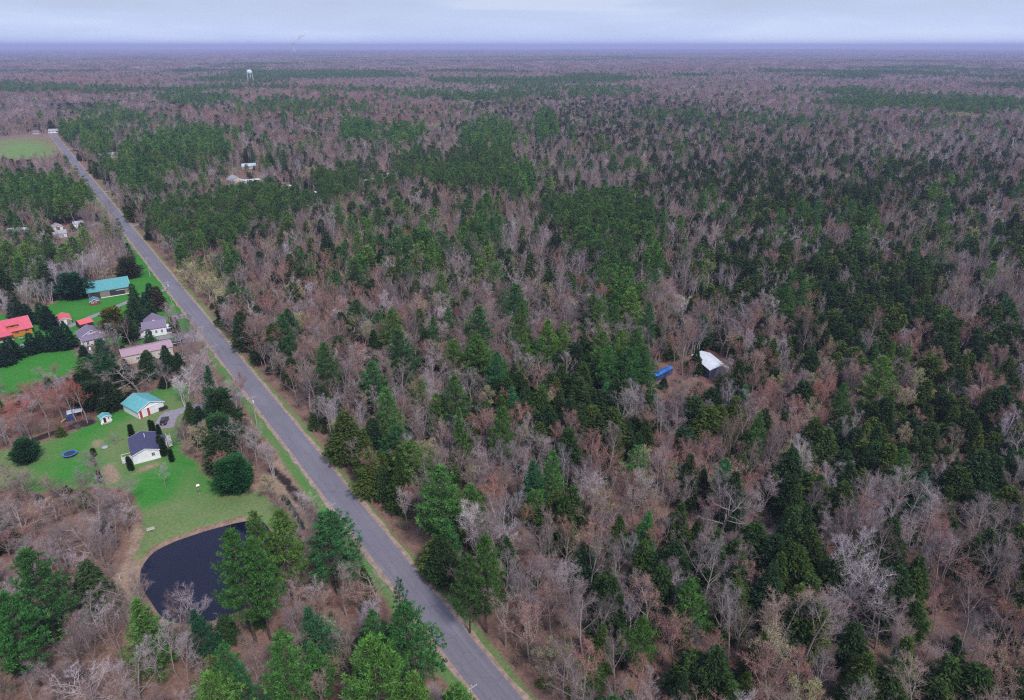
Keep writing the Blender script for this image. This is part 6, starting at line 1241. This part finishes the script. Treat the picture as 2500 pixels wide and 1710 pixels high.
for t in INDIV:
    k, x, y, h, r, v, tint, rz, lb, (u, vv, s) = t
    if lb is None:
        size = 'tall' if h > .8 * HGT[k][1] else 'short' if h < 1.12 * HGT[k][0] else 'mid-height'
        lb = f"{size} {SHAPE[k][v]} {colour_word(k, tint)} {WORD[k]} {region(u, vv)}"; t[8] = lb; names.setdefault(lb, []).append(t)
    elif lb.startswith('@'): t[8] = lb = lb[1:]; names.setdefault(lb, []).append(t)
for lb, ts in names.items():
    if len(ts) > 1:
        ts.sort(key=lambda t: -t[9][1]); nrow = (len(ts) - 1) // 19 + 1; rows = np.array_split(np.arange(len(ts)), nrow)
        for ri, row in enumerate(rows):
            sub = sorted((ts[q] for q in row), key=lambda t: t[9][0]); pre = '' if nrow == 1 else (', front row', ', second row', ', third row', ', fourth row')[min(ri, 3)]
            for i, t in enumerate(sub):
                f_ = lb + pre + (', leftmost' if i == 0 else ', rightmost' if i == len(sub) - 1 else f', {ordn[i]} from left')
                t[8] = f_ if len(f_.split()) <= 16 else f_.replace('mid-height ', '').replace('in the ', 'in ').replace('close around', 'around')
                while len(t[8].split()) > 16: w_ = t[8].split(); t[8] = ' '.join(w_[:0] + w_[1:])
for t in INDIV:
    k, x, y, h, r, v, tint, rz, lb, scr = t; d = math.hypot(x, y); lod = int(lodof(d)); v_ = v % nvar(k, lod); tm, cm = PROTO[(k, lod, v_)]
    z = float(h_ground(x, y)) - .1
    o = bpy.data.objects.new(NOUN[k], None); o.empty_display_size = 1; C.objects.link(o); o.location = (x, y, z); o.rotation_euler = (0, 0, rz); s = h / 20.0; o.scale = (s * r * 20 / max(h, 1) * 1.0 if False else r, r, s)
    tag(o, lb, CAT[k], GROUPS[k])
    for nm, me in (('trunk', tm), ('crown', cm)):
        c = bpy.data.objects.new(nm, me); C.objects.link(c); c.parent = o; c['tint'] = [float(q) for q in tint]

def stuff(name, label, cat, pts, protos):
    """one object: points that carry the rest of a kind; pts rows are x,y,z,rz,sx,sz,index,tint"""
    n = len(pts)
    if not n: return
    me = bpy.data.meshes.new(name); me.vertices.add(n); A = np.array([[p[0], p[1], p[2]] for p in pts], np.float32); me.vertices.foreach_set('co', A.reshape(-1))
    a = me.attributes.new('rot', 'FLOAT_VECTOR', 'POINT'); a.data.foreach_set('vector', np.array([[0, 0, p[3]] for p in pts], np.float32).reshape(-1))
    a = me.attributes.new('sc', 'FLOAT_VECTOR', 'POINT'); a.data.foreach_set('vector', np.array([[p[4], p[4], p[5]] for p in pts], np.float32).reshape(-1))
    a = me.attributes.new('pick', 'INT', 'POINT'); a.data.foreach_set('value', np.array([p[6] for p in pts], np.int32))
    a = me.attributes.new('tint', 'FLOAT_COLOR', 'POINT'); a.data.foreach_set('color', np.array([[*p[7], 1] for p in pts], np.float32).reshape(-1))
    o = bpy.data.objects.new(name, me); C.objects.link(o); o['kind'] = 'stuff'; tag(o, label, cat)
    col = bpy.data.collections.new(name + '_shapes')
    for i, m in enumerate(protos): q = bpy.data.objects.new(f'{name}_shape_{i:03d}', m); col.objects.link(q)
    g_ = bpy.data.node_groups.new(name + '_scatter', 'GeometryNodeTree'); g_.interface.new_socket('Geometry', in_out='INPUT', socket_type='NodeSocketGeometry'); g_.interface.new_socket('Geometry', in_out='OUTPUT', socket_type='NodeSocketGeometry')
    gi = g_.nodes.new('NodeGroupInput'); go = g_.nodes.new('NodeGroupOutput'); ci = g_.nodes.new('GeometryNodeCollectionInfo'); ci.inputs['Collection'].default_value = col; ci.inputs['Separate Children'].default_value = True; ci.inputs['Reset Children'].default_value = True
    ip = g_.nodes.new('GeometryNodeInstanceOnPoints'); ip.inputs['Pick Instance'].default_value = True
    def na(nm, ty): q = g_.nodes.new('GeometryNodeInputNamedAttribute'); q.data_type = ty; q.inputs['Name'].default_value = nm; return [s for s in q.outputs if s.enabled and s.name == 'Attribute'][0]
    k = g_.links.new; k(gi.outputs[0], ip.inputs['Points']); k(ci.outputs[0], ip.inputs['Instance']); k(na('pick', 'INT'), ip.inputs['Instance Index']); k(na('rot', 'FLOAT_VECTOR'), ip.inputs['Rotation']); k(na('sc', 'FLOAT_VECTOR'), ip.inputs['Scale']); k(ip.outputs[0], go.inputs[0])
    md = o.modifiers.new('scatter', 'NODES'); md.node_group = g_
    return o
SNAME = {'bare': ('bare_woods', 'bare grey and brown hardwoods filling the woods', 'woods'), 'birch': ('birch_woods', 'pale birches and poplars scattered through the woods', 'woods'), 'maple': ('maple_woods', 'reddish budding maples scattered through the woods', 'woods'), 'leafing': ('budding_woods', 'yellow-green budding trees scattered through the woods', 'woods'),
 'pine': ('pine_woods', 'white pines scattered through the farther woods', 'woods'), 'redpine': ('pine_plantation', 'dark straight pines of the belt and plantation', 'woods'), 'hemlock': ('hemlock_woods', 'dark hemlocks scattered through the farther woods', 'woods')}
far_pts = {k: [] for k in SNAME}
# farther out, one tree per larger cell
for lo, hi, cell in ((1400, 3600, 12.5),):
    X, Y = grid(lo, hi, cell, rg); b = (np.hypot(X - wx, Y - wy) < 25); X, Y = X[~b], Y[~b]; kind, keep, side = classify(X, Y, rg); Z = h_ground(X, Y)
    # open strips: cleared fields and marsh far off
    op = vnoise(X * .35, Y, 150, 2, 44) > .80; nb_ = vnoise(X, Y, 120, 2, 33)
    for i in np.nonzero(~op)[0]:
        k = kind[i]; a, bb = HGT[k]; h = (a + (bb - a) * rg.beta(2.2, 1.8)) * 1.05; t, _ = tint_of(k, X[i], Y[i], rg); far_pts[k].append((X[i], Y[i], Z[i], rg.rand() * 6.28, 1.35 + .3 * rg.rand(), h / 20, ('f', rg.randint(nvar(k, 2))), t))
for k, (nm, lb, cat) in SNAME.items():
    protos = [PROTO[(k, l, v, 'j')] for l in range(3) for v in range(nvar(k, l))]; off = [0, nvar(k, 0), nvar(k, 0) + nvar(k, 1)]
    pts = []
    cf = 1.0
    for t in rest.get(k, []):
        l = int(lodof(math.hypot(t[1], t[2]))); pts.append((t[1], t[2], float(h_ground(t[1], t[2])) - .1, t[7], t[4], t[3] / 20, off[l] + t[5] % nvar(k, l), t[6]))
    for p in far_pts[k]: pts.append(p[:6] + (off[2] + p[6][1],) + p[7:])
    print(nm, len(pts)); stuff(nm, lb, cat, pts, protos)
# very far: clumps of a dozen trees
def clump(kind, seed, size):
    rg_ = np.random.RandomState(seed); j = Soup()
    for q in range(12):
        src = PROTO[(kind, 2, rg_.randint(nvar(kind, 2)), 'j')]; n = len(src.polygons); co = np.empty(9 * n, np.float32); src.vertices.foreach_get('co', co); co = co.reshape(-1, 3); pick_ = rg_.rand(n) < .45
        c, s = math.cos(q), math.sin(q); hh = .65 + .3 * rg_.rand(); co = np.stack([co[:, 0] * c - co[:, 1] * s, co[:, 0] * s + co[:, 1] * c, co[:, 2]], 1) * [1.9, 1.9, hh] + [rg_.uniform(-.5, .5) * size, rg_.uniform(-.5, .5) * size, 0]
        j.add(co.reshape(-1, 3, 3)[pick_], .8 + .4 * rg_.rand(), 0)
    return j.build('clump', [M['twigs']])
CL = [clump('bare', 1, 48), clump('maple', 2, 48), clump('bare', 3, 48), clump('pine', 4, 48), clump('hemlock', 5, 48)]
pts = []
for lo, hi, cell in ((3600, 6500, 40), (6500, 11000, 62), (11000, 24000, 125)):
    X, Y = grid(lo, hi, cell, rg); n4 = vnoise(X * .6, Y, 420, 4, 24); n5 = vnoise(X * .5, Y, 260, 3, 55); Z = h_ground(X, Y)
    for i in range(len(X)):
        con = n4[i] > .66 or rg.rand() < .04
        if n5[i] > .74: continue
        if con: t = np.array(PAL['pine'][rg.randint(6)]) * .9; ix = 3 + (rg.rand() < .4)
        else: t, _ = tint_of('maple' if n5[i] < .45 and rg.rand() < .6 else 'bare', X[i], Y[i], rg); ix = rg.randint(3)
        s_ = cell / 40; pts.append((X[i], Y[i], Z[i], rg.rand() * 6.28, s_ * 1.05, 1.0 * (.85 + .3 * rg.rand()), ix, t))
print('far clumps', len(pts)); stuff('distant_forest', 'far-off forest reaching to the horizon', 'forest', pts, CL)
# undergrowth
X, Y = grid(0, 430, 3.1, rg); b = blocked(X, Y) & ~(inpoly(X, Y, MAPLE_FLOOR)); X, Y = X[~b], Y[~b]; side = (X - 63.64 + .7088 * Y) / 1.2257
kp = rg.rand(len(X)) < .62; X, Y = X[kp], Y[kp]; SH = [shrub(i) .build('shrub', [M['twigs']]) for i in range(4)] + [PROTO[('hemlock', 1, 0, 'j')], PROTO[('hemlock', 1, 1, 'j')]]; pts = []
for x, y in zip(X, Y):
    s_ = .5 + .7 * rg.rand()
    if rg.rand() < (.34 if road_x(y) < x else .10) * (1.6 * float(vnoise(x, y, 30, 2, 61))): c = np.array(PAL['hemlock'][rg.randint(5)]) * .95; hh = 1.6 + 3.6 * rg.rand(); pts.append((x, y, 0.0, rg.rand() * 6.28, hh / 20 * 1.9, hh / 20, 4 + rg.randint(2), c)); continue
    c = np.array([(.25,.19,.18),(.22,.15,.13),(.27,.22,.20),(.30,.17,.13),(.20,.19,.12)][rg.randint(5)]); pts.append((x, y, 0.0, rg.rand() * 6.28, s_ * 1.1, s_, rg.randint(4), c))
stuff('undergrowth', 'thin brown undergrowth and saplings on the forest floor', 'undergrowth', pts, SH)
print('undergrowth', len(pts), 'indiv', len(INDIV))

# ------------------------------------------------------------------ air
hz, t, o = mat('haze_air'); v = nn(t, 'ShaderNodeVolumePrincipled'); v.inputs['Color'].default_value = (.60, .63, 1.0, 1); v.inputs['Density'].default_value = 1 / 9500.; v.inputs['Anisotropy'].default_value = 0.0
t.links.new(v.outputs[0], o.inputs['Volume'])
hb = MB().box(-32000, 32000, -3500, 30000, -60, 168).build('haze', hz); hb['kind'] = 'stuff'; hb['label'] = 'blue haze that fades the far woods'
